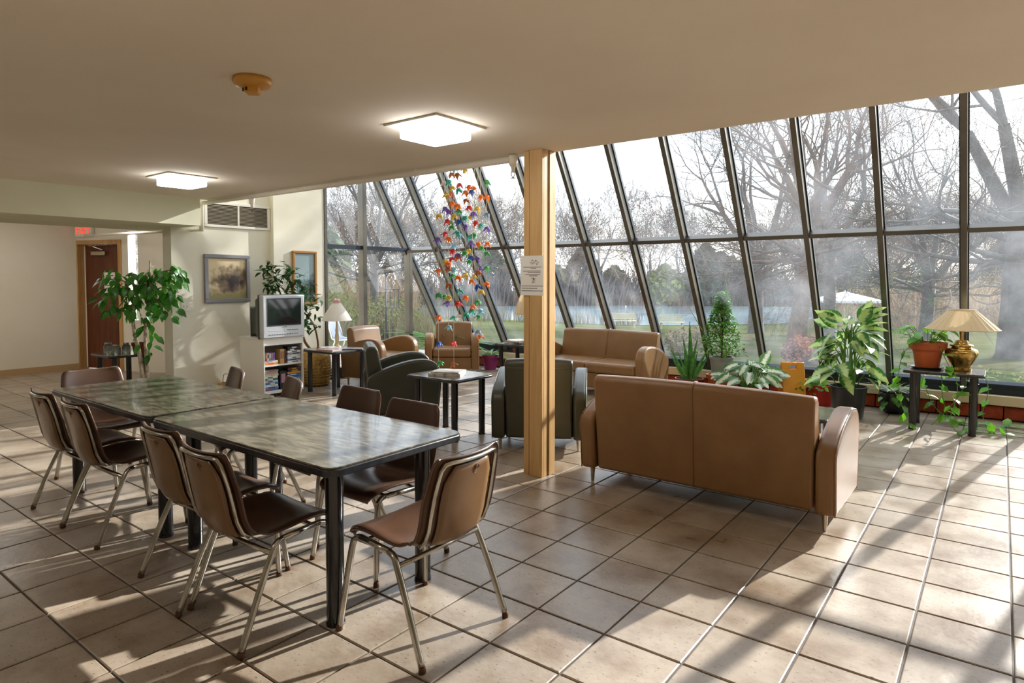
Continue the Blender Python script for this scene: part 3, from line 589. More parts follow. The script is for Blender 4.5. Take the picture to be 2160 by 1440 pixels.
cn={'#e7e6e2':'white','#1d1d22':'black','#7d93b8':'pale blue','#2f6fb3':'blue','#d98f3c':'orange','#c9cbd0':'silver','#3f6f45':'green','#8c8f98':'grey','#c9a25c':'tan','#9a6fa8':'purple','#c2576b':'pink','#5b2b2b':'dark red'}
def stack(y,z0,cols,where,wd=.19):
    z=z0; OR=['bottom','second','third','fourth','fifth','sixth','seventh','eighth','ninth','tenth']
    for k,c in enumerate(cols): tape(y+random.uniform(-.006,.006),z,wd,.0262,c,'%s video tape, %s from the bottom of the %s'%(cn[c],OR[k],where) if k else '%s video tape at the bottom of the %s'%(cn[c],where)); z+=.0264
    return z
yl,yr=BY0+.125,BY1-.125
stack(yr,.4155,['#e7e6e2','#7d93b8','#e7e6e2','#c9cbd0','#8c8f98','#e7e6e2','#1d1d22','#1d1d22'],'right stack of the upper shelf')
zz=stack(yl-.005,.4155,['#d98f3c','#e7e6e2'],'left stack of the upper shelf')
for k,c in enumerate(['#c2576b','#e7e6e2','#8c8f98','#9a6fa8','#9a6fa8']): tape(BY0+.05+k*.0275,zz,.0265,.10,c,'%s %s short case standing at the left of the upper shelf'%(['first','second','third','fourth','fifth'][k],cn[c]),up=True)
for k,c in enumerate(['#c9a25c','#c9a25c','#5b2b2b']): tape(BY0+.2635+k*.0285,.4155,.0275,.188,c,'%s %s upright tape in the middle of the upper shelf'%(['left','centre','right'][k],cn[c]),up=True)
stack(yr,.0855,['#8c8f98','#e7e6e2','#e7e6e2','#c9cbd0','#7d93b8','#2f6fb3','#2f6fb3','#d98f3c','#1d1d22','#5b2b2b'],'right stack of the lower shelf')
stack(yl-.005,.0855,['#2f6fb3','#7d93b8','#e7e6e2','#2f6fb3','#c9cbd0','#3f6f45','#e7e6e2','#c9cbd0','#c9a25c','#8c8f98'],'left stack of the lower shelf')
tape((yl+yr)/2+.0,.0855,.095,.235,'#1d1d22','large black patterned case standing in the middle of the lower shelf',up=True)
tv=thing('television','silver television with built-in video player on the bookcase','television',(-7.31,4.74,.76))
MB().box(-.07,.02,-.30,.30,.0,.54).build('front_bezel','tv_silver',tv,bevel=.012,seg=3)
MB().prism([(-.07,-.28,.03),(-.07,-.28,.5),(-.3,-.22,.44),(-.48,-.16,.36),(-.48,-.16,.05)],(0,.0001,0)) 
tb=MB(); V=[]
for x_,w_,z0,z1 in ((-.071,.285,.02,.52),(-.2,.27,.02,.5),(-.3,.2,.02,.42),(-.44,.17,.03,.36)): V+=[(x_,-w_,z0),(x_,w_,z0),(x_,w_,z1),(x_,-w_,z1)]
Fc=[(0,1,2,3)]+[(4*i+a,4*i+(a+1)%4,4*i+4+(a+1)%4,4*i+4+a) for i in range(3) for a in range(4)]+[(15,14,13,12)]
tb.add(V,[f[::-1] for f in Fc]).build('rear_housing','tv_grey',tv,bevel=.03,seg=3)
MB().grid(lambda u,v:(.0215+.004*math.sin(PI*u)*math.sin(PI*v),-.235+.47*u,.165+.325*v),8,6).build('screen','tv_screen',tv,True)
for y0,y1,z0,z1 in ((-.245,.245,.152,.165),(-.245,.245,.49,.503),(-.245,-.235,.165,.49),(.235,.245,.165,.49)): MB().box(.018,.024,y0,y1,z0,z1).build('screen_surround','tv_dark',tv)
MB().box(.018,.0225,.0,.22,.075,.115).build('tape_slot','tv_silver',tv,bevel=.002,seg=1); MB().box(.0185,.0235,.03,.2,.09,.098).build('slot_flap','tv_dark',tv); MB().box(.018,.022,-.22,-.05,.085,.1).build('control_flap','tv_silver',tv)
for k in range(12): MB().box(.018,.0245,-.22+k*.036,-.22+k*.036+.018,.038,.046).build('button','tv_dark',tv)
MB().box(.0195,.021,-.035,.035,.132,.138).build('maker_name','tv_dark',tv)

t=thing('wire_basket','small brown woven basket with a wire handle left of the bookcase','basket',(-7.86,4.27,0)); MB().lathe([(.08,0),(.11,.05),(.12,.13),(.1,.18),(.085,.18),(.08,.1)],18).build('body','basket_gold',t,True); MB().tube(bez([(-.1,0,.17),(-.07,0,.28),(.07,0,.28),(.1,0,.17)],5),.005,6).build('handle','chrome',t,True)
# ================================================================ HANGING PAPER FLOWERS
STR=[(-4.238,4.398,[(2.094,0.009,'Y'),(1.873,-0.003,'P'),(1.58,0.001,'O'),(1.351,-0.001,'G'),(1.138,0.002,'O'),(0.887,0.003,'B'),(0.705,0.008,'G')]),
(-4.272,4.526,[(2.416,-0.006,'W'),(2.174,0.005,'P'),(1.934,0.003,'R'),(1.672,0.002,'Y'),(1.335,-0.003,'G')]),
(-4.199,4.494,[(2.421,0.011,'T'),(2.298,-0.012,'Y'),(2.14,0.008,'P'),(2.052,-0.004,'R'),(1.884,0.004,'O'),(1.651,-0.0,'O'),(1.601,-0.001,'N'),(1.446,0.002,'N'),(1.325,0.005,'Y'),(1.271,-0.007,'P'),(1.042,0.004,'L')]),
(-4.236,4.584,[(2.506,0.002,'N'),(2.38,0.006,'Y'),(2.316,-0.001,'K'),(2.232,0.007,'O'),(2.043,-0.006,'G'),(1.997,-0.0,'G'),(1.774,0.008,'R'),(1.695,0.001,'R')]),
(-4.228,4.601,[(2.552,0.005,'L'),(2.109,0.004,'Y'),(1.815,0.006,'L'),(1.594,-0.005,'L'),(1.535,-0.005,'G'),(1.124,0.001,'T'),(0.878,-0.002,'R'),(0.671,-0.007,'N')]),
(-4.041,4.461,[(2.468,-0.006,'N'),(2.325,0.008,'T'),(2.18,-0.001,'O'),(2.127,0.01,'G'),(2.035,0.007,'B'),(1.933,-0.008,'T'),(1.724,-0.003,'P'),(1.7,0.005,'O'),(1.515,0.003,'O'),(1.276,-0.001,'R'),(1.151,0.006,'W')]),
(-3.971,4.489,[(2.507,-0.005,'Y'),(2.302,0.0,'O'),(2.228,0.004,'N'),(2.068,-0.006,'T'),(1.989,-0.001,'P'),(1.745,-0.013,'G'),(1.539,-0.003,'Y'),(1.326,0.001,'O'),(1.17,0.001,'T')]),
(-4.164,4.756,[(2.4,0.003,'O'),(2.2,0.002,'R'),(2.105,0.017,'Y'),(1.91,0.008,'T'),(1.778,-0.003,'Y'),(1.671,0.004,'G')]),
(-3.987,4.601,[(2.321,-0.007,'B'),(2.115,0.01,'P'),(1.841,-0.009,'P'),(1.702,-0.012,'B'),(1.478,-0.007,'O'),(1.241,0.006,'O'),(1.199,-0.008,'T')]),
(-3.937,4.626,[(2.163,-0.003,'Y'),(1.832,0.004,'O'),(1.695,-0.005,'P'),(1.566,0.004,'N'),(1.43,-0.003,'B'),(1.288,-0.006,'G'),(1.144,0.002,'G'),(0.997,0.0,'S')]),
(-4.114,4.874,[(2.315,0.002,'O'),(2.032,0.001,'T'),(1.812,0.006,'G'),(1.608,-0.001,'P'),(1.377,0.006,'Y'),(1.189,-0.002,'L'),(0.934,-0.003,'O')]),
(-3.933,4.748,[(2.426,0.004,'G'),(2.285,0.004,'O'),(2.114,0.003,'S'),(1.982,0.003,'P'),(1.837,0.01,'O'),(1.748,0.002,'G'),(1.606,-0.001,'G'),(1.456,0.002,'O')]),
(-4.119,4.79,[(2.388,-0.008,'O'),(2.054,0.011,'R'),(1.936,-0.008,'G'),(1.526,-0.011,'Y')]),
(-4.139,4.593,[(2.398,-0.002,'R'),(1.916,-0.001,'S'),(1.389,-0.005,'T')])]
mo=thing('paper_flower_mobile','hanging mobile of coloured paper flowers on long strings','mobile',(-4.12,4.62,0))
MB().tube([(.3*math.cos(a),.3*math.sin(a),4.3) for a in [2*PI*k/32 for k in range(32)]],.008,6,closed=True).build('top_ring','wood_trim',mo,True)
MB().tube([(-.3,0,4.3),(.3,0,4.3)],.006,5).tube([(0,-.3,4.3),(0,.3,4.3)],.006,5).tube([(0,0,4.3),(0,0,4.4)],.004,5).build('hanger','wood_trim',mo,True)
FM={}
def flower_mesh(c):
    if c in FM: return FM[c]
    b=MB(); n=8; rings=[(.006,.022),(.02,.02),(.026,.004)]; V=[]
    for r,z in rings:
        for k in range(n): a=2*PI*k/n; V.append((r*math.cos(a),r*math.sin(a),z))
    V.append((0,0,.024)); Fc=[(k,(k+1)%n,n*3) for k in range(n)]
    for j in range(2): Fc+=[(j*n+(k+1)%n,j*n+k,(j+1)*n+k,(j+1)*n+(k+1)%n) for k in range(n)]
    for k in range(4):      # four pointed petals
        a0,a1,am=2*PI*(2*k-.1)/n,2*PI*(2*k+2.1)/n,2*PI*(2*k+1)/n; i=len(V)
        V+=[(.026*math.cos(a0),.026*math.sin(a0),.004),(.026*math.cos(a1),.026*math.sin(a1),.004),(.046*math.cos(am),.046*math.sin(am),-.034),(.037*math.cos(am),.037*math.sin(am),-.008)]
        Fc+=[(i,i+3,i+1),(i,i+2,i+3),(i+3,i+2,i+1)]
    b.add(V,Fc); FM[c]=b.mesh('flower','petal_'+c); return FM[c]
random.seed(21)
for sx,sy,fls in STR:
    zb=min(z for z,_,_ in fls)
    st=MB().tube([(sx+4.12,sy-4.62,zb-.01),(sx+4.12,sy-4.62,2.6),((sx+4.12)*.95,(sy-4.62)*.95,4.3)],.0026,4).build('strand','paper',mo)
    for z,dx,c in fls:
        put(flower_mesh(c),'flower',st,(sx+4.12+dx*.795,sy-4.62+dx*.607,z),(random.uniform(-.5,.5),random.uniform(-.5,.5),random.uniform(0,6)))
# ================================================================ PLANTS
def leafmesh(name,m,w=.42,droop=.25,fold=.12,heart=0.,nu=6,tip=1.):
    b=MB(); V=[];Fc=[]
    for i in range(nu+1):
        u=i/nu; ww=w*.5*(math.sin(PI*min(1,u**(.75)*tip)) if tip>=1 else math.sin(PI*u**.9)); 
        if i==nu: ww=0.004
        if i==0: ww=.012+heart*w*.35
        y=u-(heart*.12 if i==0 else 0)
        z=-droop*u*u
        V+=[(-ww,y-(heart*.1 if i==0 else 0),z+fold*ww*2),(0,u,z),(ww,y-(heart*.1 if i==0 else 0),z+fold*ww*2)]
    for i in range(nu):
        a=3*i; Fc+=[(a,a+1,a+4,a+3),(a+1,a+2,a+5,a+4)]
    return b.add(V,Fc).mesh(name,m,True)
def variegated(name,edge,mid):
    m=mat(name,edge,.4,rnd=.0,sss=.3); n=m.node_tree.nodes; l=m.node_tree.links; b=n['Principled BSDF']
    tc=n.new('ShaderNodeTexCoord'); sx=n.new('ShaderNodeSeparateXYZ'); l.new(tc.outputs['Object'],sx.inputs[0]); ab=n.new('ShaderNodeMath'); ab.operation='ABSOLUTE'; l.new(sx.outputs['X'],ab.inputs[0])
    oi=n.new('ShaderNodeObjectInfo'); va=n.new('ShaderNodeVectorMath'); l.new(tc.outputs['Object'],va.inputs[0]); l.new(oi.outputs['Location'],va.inputs[1])
    nz=n.new('ShaderNodeTexNoise'); nz.inputs['Scale'].default_value=9; nz.inputs['Detail'].default_value=5; l.new(va.outputs[0],nz.inputs['Vector'])
    ad=n.new('ShaderNodeMath'); ad.operation='MULTIPLY_ADD'; l.new(nz.outputs[0],ad.inputs[0]); ad.inputs[1].default_value=.32; l.new(ab.outputs[0],ad.inputs[2])
    r=n.new('ShaderNodeValToRGB'); r.color_ramp.elements[0].position=.24; r.color_ramp.elements[0].color=(*lin(mid),1); r.color_ramp.elements[1].position=.33; r.color_ramp.elements[1].color=(*lin(edge),1); l.new(ad.outputs[0],r.inputs[0])
    l.new(r.outputs[0],b.inputs['Base Color'])
    for q in n:
        if q.type=='BSDF_TRANSLUCENT': l.new(r.outputs[0],q.inputs[0])
variegated('leaf_dieff','#2c6a24','#b4cc80'); variegated('leaf_caladium','#4d7d42','#d7ddcb')
LM=dict(ficus=leafmesh('leaf','leaf_ficus',.58,.3,.1),dark=leafmesh('leaf','leaf_dark',.42,.3,.1),pothos=leafmesh('leaf','leaf_pothos',.72,.25,.12,1.),dieff=leafmesh('leaf','leaf_dieff',.58,.4,.12),cal=leafmesh('leaf','leaf_caladium',.7,.35,.12,.8),
 strap=leafmesh('leaf','leaf_long',.09,.9,.3,nu=8),sans=leafmesh('leaf','leaf_sans',.085,.06,.35,nu=6),thin=leafmesh('leaf','leaf_pale',.07,1.0,.2,nu=6))
def leaf(kind,par,p,d,s,up=(0,0,1),name='leaf'):
    d=Vector(d).normalized(); up=Vector(up); x=d.cross(up)
    if x.length<1e-4: x=d.orthogonal()
    x.normalize(); z=x.cross(d)
    M=Matrix((x,d,z)).transposed().to_4x4(); M.translation=Vector(p)
    o=put(LM[kind],name,par); o.matrix_local=M@Matrix.Diagonal((s,s,s,1)); return o
def pot(par,prof,m,soilz,soilr,n=22):
    MB().lathe(prof,n).build('pot',m,par,45); MB().lathe([(.001,soilz),(soilr,soilz)],n,cap=False).build('soil','soil',par)
RT=Vector((.795,.607,0)); FW=Vector((-.607,.795,0))
# --- pale-stemmed fig tree near the hall
random.seed(2)
t=thing('fig_tree','leafy weeping fig with pale stems at the end of the far table','potted tree',(-7.97,3.3,0))
pot(t,[(.13,0),(.17,.28),(.185,.28),(.185,.32),(.165,.32),(.155,.27)],'pot_brown',.28,.155)
def stem(pts,r,m,par,name='stem'): return MB().tube(bez(pts,5),[r[0]+(r[1]-r[0])*k/(5*(len(pts)-1)) for k in range(5*(len(pts)-1)+1)],8).build(name,m,par,True)
def rp(a,f,z): v=RT*a+FW*f; return (v.x,v.y,z)
stem([rp(.02,0,.27),rp(-.02,0,.6),rp(-.10,.02,.95),rp(-.08,0,1.2),rp(-.2,.05,1.45)],(.03,.012),'bark_pale',t,'trunk')
stem([rp(.06,.02,.27),rp(.05,0,.6),rp(.05,0,.95),rp(.10,.02,1.25),rp(.12,0,1.72)],(.024,.01),'bark_pale',t,'trunk')
br=[rp(-.36,0,1.5),rp(-.3,.1,1.32),rp(-.1,-.1,1.55),rp(.1,.1,1.5),rp(.38,0,1.62),rp(.42,.05,1.35),rp(.3,-.1,1.2),rp(-.25,-.05,1.15)]
for k,b_ in enumerate(br): stem([rp(-.08 if k in(0,1,2,7) else .1,0,1.2),tuple((Vector(b_)+Vector(rp(0,0,1.45)))/2),b_],(.01,.004),'stem_brown',t,'branch')
lobes=[((-.28,0,1.5),(.2,.2,.14)),((-.26,0,1.3),(.22,.2,.2)),((.0,0,1.42),(.2,.22,.2)),((.26,0,1.45),(.24,.24,.24)),((.36,.0,1.6),(.14,.16,.1)),((.3,0,1.18),(.18,.2,.14)),((-.02,0,1.14),(.22,.2,.12))]
for k in range(299):
    c,s=lobes[random.choice((0,1,1,2,2,3,3,3,4,5,6))] if k<285 else ((.08,0,.8),(.12,.08,.2))
    while 1:
        q=[random.uniform(-1,1) for _ in range(3)]
        if .25<sum(a*a for a in q)<1: break
    p=Vector(rp(c[0]+q[0]*s[0],c[1]+q[1]*s[1],c[2]+q[2]*s[2])); out=RT*q[0]+FW*q[1]
    d=out*.7+Vector((random.uniform(-.4,.4),random.uniform(-.4,.4),random.uniform(-.95,-.1)))
    leaf('ficus',t,p,d,random.uniform(.095,.14),(random.uniform(-.2,.8),random.uniform(-.8,.2),.7))
# --- second fig in the woven planter
t=thing('fig_tree','dark leaved fig in a golden woven planter behind the television','potted tree',(-7.72,5.52,0)); random.seed(4)
MB().lathe([(.15,0),(.185,.06),(.205,.2),(.2,.4),(.175,.5),(.16,.5),(.15,.45)],24).build('planter','basket_gold',t,True)
wv=MB()
for k in range(12): z=.03+k*.039; r_=.165+.04*math.sin(PI*min(1,z/.42))+.003; wv.tube([((r_+.003*(1 if i%2 else -1))*math.cos(2*PI*i/44),(r_+.003*(1 if i%2 else -1))*math.sin(2*PI*i/44),z) for i in range(44)],.008,5,closed=True)
wv.build('weave','basket_gold',t,True); MB().lathe([(.001,.45),(.15,.45)],20,cap=False).build('soil','soil',t)
stem([rp(-.02,0,.44),rp(-.14,-.05,.62),rp(-.18,-.15,.85),rp(-.3,-.3,1.1),rp(-.42,-.36,1.45)],(.022,.01),'stem_brown',t,'trunk'); stem([rp(.02,-.02,.44),rp(.04,-.05,.62),rp(.0,-.15,.9),rp(-.18,-.3,1.2),rp(-.28,-.36,1.65)],(.016,.008),'stem_brown',t,'trunk')
lobes=[((-.33,-.36,1.4),(.26,.16,.22)),((-.58,-.42,1.66),(.12,.08,.14)),((-.28,-.36,1.64),(.16,.12,.12)),((-.02,-.25,1.2),(.17,.14,.22)),((-.12,-.3,1.4),(.2,.14,.18)),((.02,-.2,.92),(.12,.1,.16)),((-.48,-.4,1.45),(.16,.1,.16))]
for a in ((-.58,1.65),(-.28,1.68),(.02,1.3),(.05,1.0),(-.48,1.5)): stem([rp(-.2,-.25,1.15),rp((a[0]-.2)/2,-.3,(a[1]+1.2)/2),rp(a[0],-.36,a[1])],(.008,.003),'stem_brown',t,'branch')
for k in range(290):
    c,s=lobes[random.choice((0,0,0,1,2,3,3,4,4,5,6))]
    while 1:
        q=[random.uniform(-1,1) for _ in range(3)]
        if sum(a*a for a in q)<1: break
    d=RT*random.uniform(-1,1)+FW*random.uniform(-1,.5)+Vector((.3,0,random.uniform(-.6,.3))); p=Vector(rp(c[0]+q[0]*s[0],c[1]+q[1]*s[1],c[2]+q[2]*s[2])); p.x=max(p.x,-.12)
    leaf('dark',t,p,d,random.uniform(.085,.125),(random.uniform(-.4,.4),random.uniform(-.4,.4),1))
# --- dieffenbachia in the black pot
random.seed(7)
t=thing('dumb_cane','tall variegated dumb cane in a black pot right of the sofa','potted plant',(-1.3,7.74,0))
pot(t,[(.135,0),(.15,.02),(.185,.33),(.195,.335),(.195,.345),(.18,.345),(.172,.3)],'pot_black',.3,.172)
for k in range(64):
    h=random.random()**.8; z0=.36+.62*h; a=random.uniform(0,2*PI); rr=.07*(1-h)+.02
    base=Vector((rr*math.cos(a)*1.2,rr*math.sin(a)*1.2,z0)); out=Vector((math.cos(a),math.sin(a),0)); el=random.uniform(.0,.75) if h<.8 else random.uniform(.6,1.4)
    pet=base+out*(.07+.09*random.random())*(1.15-.35*h)+Vector((0,0,.06+.05*random.random()))
    MB().tube([tuple(base-Vector((0,0,.05))),tuple((base+pet)/2+Vector((0,0,.02))),tuple(pet)],[.006,.005,.003],5).build('petiole','stem_green',t,True)
    leaf('dieff',t,pet,out*(1-.3*h)+Vector((random.uniform(-.5,.5),random.uniform(-.5,.5),el-.55)),random.uniform(.2,.28),(out.x*.6+random.uniform(-.4,.6),out.y*.6-random.uniform(0,.9),.8))
for k in range(5): a=2*PI*k/5; stem([(.05*math.cos(a),.05*math.sin(a),.28),(.06*math.cos(a),.06*math.sin(a),.6),(.04*math.cos(a+.5),.04*math.sin(a+.5),.95)],(.014,.008),'stem_green',t,'cane')
# --- black bowl pot with pale grass
random.seed(8)
t=thing('grass_plant','pale spiky grass plant in a round black pot under the right mullion','potted plant',(-.93,8.3,0))
pot(t,[(.09,0),(.13,.05),(.155,.14),(.155,.2),(.145,.235),(.172,.25),(.172,.262),(.15,.262),(.135,.22)],'pot_black',.225,.14)
for k in range(70):
    a=random.uniform(0,2*PI); leaf('thin',t,(.07*random.random()*math.cos(a),.07*random.random()*math.sin(a),.22),(math.cos(a)*.6,math.sin(a)*.6,random.uniform(.6,1.6)),random.uniform(.12,.24),(0,0,1))
for k in range(9): a=random.uniform(3.4,6); leaf('pothos',t,(.15*math.cos(a),.15*math.sin(a),.26-.2*random.random()),(math.cos(a)*.7,math.sin(a)*.7,-.4),random.uniform(.07,.1))
# --- pothos in the terracotta pot, vines trailing to the floor
random.seed(9)
t=thing('pothos','bright green pothos trailing from a terracotta pot on the plant table','potted plant',(-.58,7.7,.6))
pot(t,[(.105,.012),(.125,.15),(.14,.2),(.165,.2),(.172,.27),(.155,.27),(.145,.22)],'terracotta',.245,.15)
MB().lathe([(.12,0),(.14,.012),(.145,.022),(.12,.014)],22).build('saucer','pot_black',t,45)
for k in range(26):
    a=random.uniform(0,2*PI); p=Vector((.12*random.random()**.5*math.cos(a),.12*random.random()**.5*math.sin(a),.25)); q=p+Vector((.1*math.cos(a),.1*math.sin(a),random.uniform(.04,.17)))
    MB().tube([tuple(p),tuple((p+q)/2+Vector((0,0,.03))),tuple(q)],.003,4).build('petiole','stem_green',t); leaf('pothos',t,q,(math.cos(a),math.sin(a),random.uniform(-.4,.4)),random.uniform(.085,.135))
vines=[[(-.1,-.13,.27),(-.19,-.2,.15),(-.22,-.24,-.05),(-.2,-.26,-.3),(-.1,-.28,-.57)],[(.13,.08,.26),(.28,.16,.02),(.42,.28,-.02),(.5,.33,-.2),(.46,.32,-.45),(.5,.2,-.58)],[(.1,-.12,.26),(.2,-.22,.05),(.25,-.29,-.02),(.27,-.30,-.2),(.22,-.3,-.45),(.3,-.3,-.585)],
 [(.0,.15,.26),(.05,.28,.05),(.1,.34,-.1),(.12,.36,-.35),(.2,.35,-.57),(.45,.3,-.59),(.8,.2,-.59)],[(.2,.3,-.58),(.45,.42,-.59),(.7,.45,-.59),(.95,.4,-.585),(1.15,.45,-.59)],[(.3,-.05,-.59),(.5,.0,-.59),(.75,-.02,-.59),(.95,.05,-.59)],[(-.02,.1,.27),(-.12,.3,.05),(-.05,.36,-.2),(.05,.38,-.45),(.25,.2,-.58)],[(.05,.05,-.58),(.22,.1,-.35),(.32,.18,-.15),(.36,.25,-.02)]]
for v_ in vines:
    P=bez(v_,6); MB().tube(P,.0035,5).build('vine','stem_green',t,True)
    for k in range(3,len(P),2 if len(P)<30 else 3):
        if random.random()<.15: continue
        d=Vector((random.uniform(-1,1),random.uniform(-1,.6),random.uniform(-.5,.3)));p=P[k]; 
        if p.z<-.55: d.z=random.uniform(.1,.5); p=p+Vector((0,0,.012))
        leaf('pothos',t,p,d,random.uniform(.07,.115),(random.uniform(-.5,.5),random.uniform(-.8,.2),1))
# --- red pot
random.seed(10)
t=thing('trailing_plant','yellow green trailing plant in a small red pot beside the black pot','potted plant',(-1.66,8.28,0))
pot(t,[(.09,0),(.115,.2),(.125,.2),(.13,.245),(.115,.245),(.105,.2)],'pot_red',.21,.11)
fm=MB()
for k in range(150):
    a=random.uniform(2.6,5.2); r_=random.uniform(.02,.36); z=.26-.5*max(0,r_-.1)**1.3+random.uniform(-.02,.08); p=Vector((r_*math.cos(a),r_*math.sin(a)*.7,max(z,.03))); s=random.uniform(.018,.034); u=Vector((random.uniform(-1,1),random.uniform(-1,1),random.uniform(-.5,.8))).normalized()*s; v=u.orthogonal().normalized()*s*.6
    fm.add([p-u,p+v,p+u,p-v],[(0,1,2,3)])
o=fm.build('foliage','leaf_pothos',t); o['kind']='stuff'
# --- wet floor sign
t=thing('floor_sign','orange folding floor sign standing among the plants','floor sign',(-1.99,8.2,0),R(30))
for s in (-1,1):
    m=MB(); A=lambda x,z:(x,s*(.13-.12*z/.5),z)
    for x0,x1,z0,z1 in ((-.15,-.05,.42,.5),(.05,.15,.42,.5),(-.05,.05,.465,.5),(-.15,.15,0.02,.42)):
        k=.86 if z1>.4 else 1; m.prism([A(x0*k,z0),A(x1*k,z0),A(x1*k,z1),A(x0*k,z1)],(0,.012*s,0))
    m.build('panel','sign_orange',t,bevel=.003,seg=1)
# --- shrub in grey pot on terracotta planter
random.seed(12)
t=thing('shrub_plant','cone shaped leafy shrub in a grey pot set in a terracotta planter','potted plant',(-2.86,8.22,0))
MB().lathe([(.15,0),(.17,.22),(.19,.22),(.195,.27),(.17,.27),(.165,.24)],22).build('outer_planter','terracotta',t,45)
MB().lathe([(.11,.19),(.145,.47),(.155,.47),(.155,.5),(.135,.5),(.13,.46)],20).build('pot','pot_gray',t,45); MB().lathe([(.001,.47),(.132,.47)],16,cap=False).build('soil','soil',t); MB().lathe([(.001,.19),(.165,.2)],16,cap=False).build('soil','soil',t)
fm=MB(); tw=MB()
for k in range(1700):
    h=random.random(); rr=(.34-.27*h**.8)*(random.random()**.45); a=random.uniform(0,2*PI); p=Vector((rr*math.cos(a),rr*math.sin(a),.54+.78*h+random.uniform(-.04,.04)))
    s=random.uniform(.02,.036); u=Vector((random.uniform(-1,1),random.uniform(-1,1),random.uniform(-.6,.6))).normalized()*s; v=u.cross(Vector((random.uniform(-.4,.4),random.uniform(-.4,.4),1))).normalized()*s*.55
    fm.add([p-u,p+v+Vector((0,0,.004)),p+u,p-v+Vector((0,0,.004))],[(0,1,2),(0,2,3)])
    if k%12==0: tw.tube([(0,0,.5+.5*h),tuple(p)],.0022,3)
o=fm.build('foliage','leaf_bush',t); o['kind']='stuff'; tw.tube([(0,0,.46),(.01,0,.9),(0,0,1.3)],[.012,.008,.003],6); tw.build('twigs','stem_brown',t)
stem([(-.05,0,.5),(-.2,-.1,.8),(-.33,-.16,1.05),(-.42,-.2,1.24)],(.005,.003),'stem_green',t,'shoot'); stem([(.02,0,.9),(.06,.0,1.3),(.03,.02,1.5)],(.004,.002),'stem_green',t,'shoot')
# --- snake plant
random.seed(13)
t=thing('snake_plant','upright snake plant in a low brown bowl by the far tan sofa','potted plant',(-3.25,8.12,0))
pot(t,[(.14,0),(.17,.1),(.19,.2),(.175,.2),(.16,.15)],'pot_brown',.17,.165)
for k,(a,f,L) in enumerate(((.02,0,.78),(.0,.05,.55),(-.2,.0,.6),(.35,.02,.42),(-.5,.1,.4),(.7,-.1,.5),(-.8,0,.48),(.15,-.2,.6),(1.0,.1,.45),(-.35,-.2,.38),(.5,.3,.35),(-1.0,-.2,.42))):
    leaf('sans',t,(.06*a,.05*f,.17),RT*a*.6+FW*f+Vector((0,0,1)),L,(0,-1,.2) if k%2 else (.7,-.7,.2))
# --- silver leaved plant
random.seed(14)
t=thing('caladium','silver and green heart leaved plant behind the near tan sofa','potted plant',(-2.36,7.76,0))
pot(t,[(.12,0),(.15,.2),(.16,.2),(.16,.23),(.14,.23),(.135,.19)],'pot_brown',.2,.14)
for k in range(60):
    a=random.uniform(0,2*PI); r_=random.random()**.6; p=Vector((.07*math.cos(a),.07*math.sin(a),.2)); q=Vector((.36*r_*math.cos(a),.28*r_*math.sin(a),.36+.14*(1-r_)+random.uniform(-.08,.08)))
    MB().tube([tuple(p),tuple((p+q)/2+Vector((0,0,.06))),tuple(q)],.0035,4).build('petiole','stem_green',t); leaf('cal',t,q,(math.cos(a),math.sin(a),random.uniform(-.6,.2)),random.uniform(.12,.18),(.3,-.8,.8))
leaf('cal',t,(.12,.1,.48),(.3,.2,1),.2,(0,-1,.3))
# --- purple pot, small pots, long leaved plants near the corner
def strapplant(label,x,y,pm,pr_,ph,n,L,kind='strap',seed=1,z=0,up=1.2):
    random.seed(seed); t=thing('strap_plant',label,'potted plant',(x,y,z))
    pot(t,[(pr_*.72,0),(pr_*.9,ph*.8),(pr_,ph*.8),(pr_*1.03,ph),(pr_*.92,ph),(pr_*.85,ph*.82)],pm,ph*.86,pr_*.87)
    for k in range(n): a=random.uniform(0,2*PI); leaf(kind,t,(.02*math.cos(a),.02*math.sin(a),ph*.86),(math.cos(a),math.sin(a),random.uniform(.5,1.5)*up),L*random.uniform(.6,1.1))
    return t
t=strapplant('feathery green plant in a purple pot beside the corner armchair',-6.72,8.2,'pot_purple',.135,.26,16,.4,'strap',31)
MB().lathe([(.12,0),(.15,.006),(.155,.018),(.13,.008)],20).build('saucer','saucer_white',t,45)
strapplant('small plant in a terracotta pot on the window ledge',-6.5,8.6,'terracotta',.055,.09,10,.1,'pothos',32,.271)
strapplant('tall strap leaved plant behind the corner armchair',-7.55,7.95,'pot_brown',.15,.35,30,.8,'strap',33,0,1.5)
strapplant('arching strap leaved plant between the end window and the tan armchairs',-7.8,7.1,'terracotta',.13,.4,22,.55,'strap',34)
# ================================================================ OUTSIDE
mat('lawn','#3d4a28',.9,col2='#56523a',scale=.35,detail=8,spec=0); mat('path','#8d8985',.85,col2='#7a7672',scale=1.2); mat('water','#8fa3ad',.08,spec=.8,bump=.15,bscale=3)
mat('bark_grey','#615c58',.9,col2='#4a4642',scale=4,bump=.5,bscale=14); mat('bark_brown','#6b5443',.9,col2='#503e32',scale=4,bump=.5,bscale=14); mat('twig_far','#7c7370',.9,spec=.1,rnd=.2); mat('twig_tan','#8d7b66',.9,spec=.1,rnd=.2)
mat('ever_dark','#3f5138',.8,spec=.1,rnd=.3); mat('ever_olive','#78804a',.8,spec=.1,rnd=.3); mat('bush_red','#7d5044',.8,rnd=.2); mat('reed','#857a5c',.85,rnd=.2,spec=.1); mat('canvas_white','#e8ecf4',.7); mat('bench_wood','#b9b49a',.8); mat('flower_pink','#d06a86',.7); mat('patio_blue','#55657d',.6)
def zg(y): return -.15 if y<11 else max(-.15-.055*(y-11),-1.965)
g=MB(); xs=[-150+7.5*i for i in range(37)]; ys=[8.72,9.5,11,16,22,30,38,44,60,90,160]
n0=len(ys)
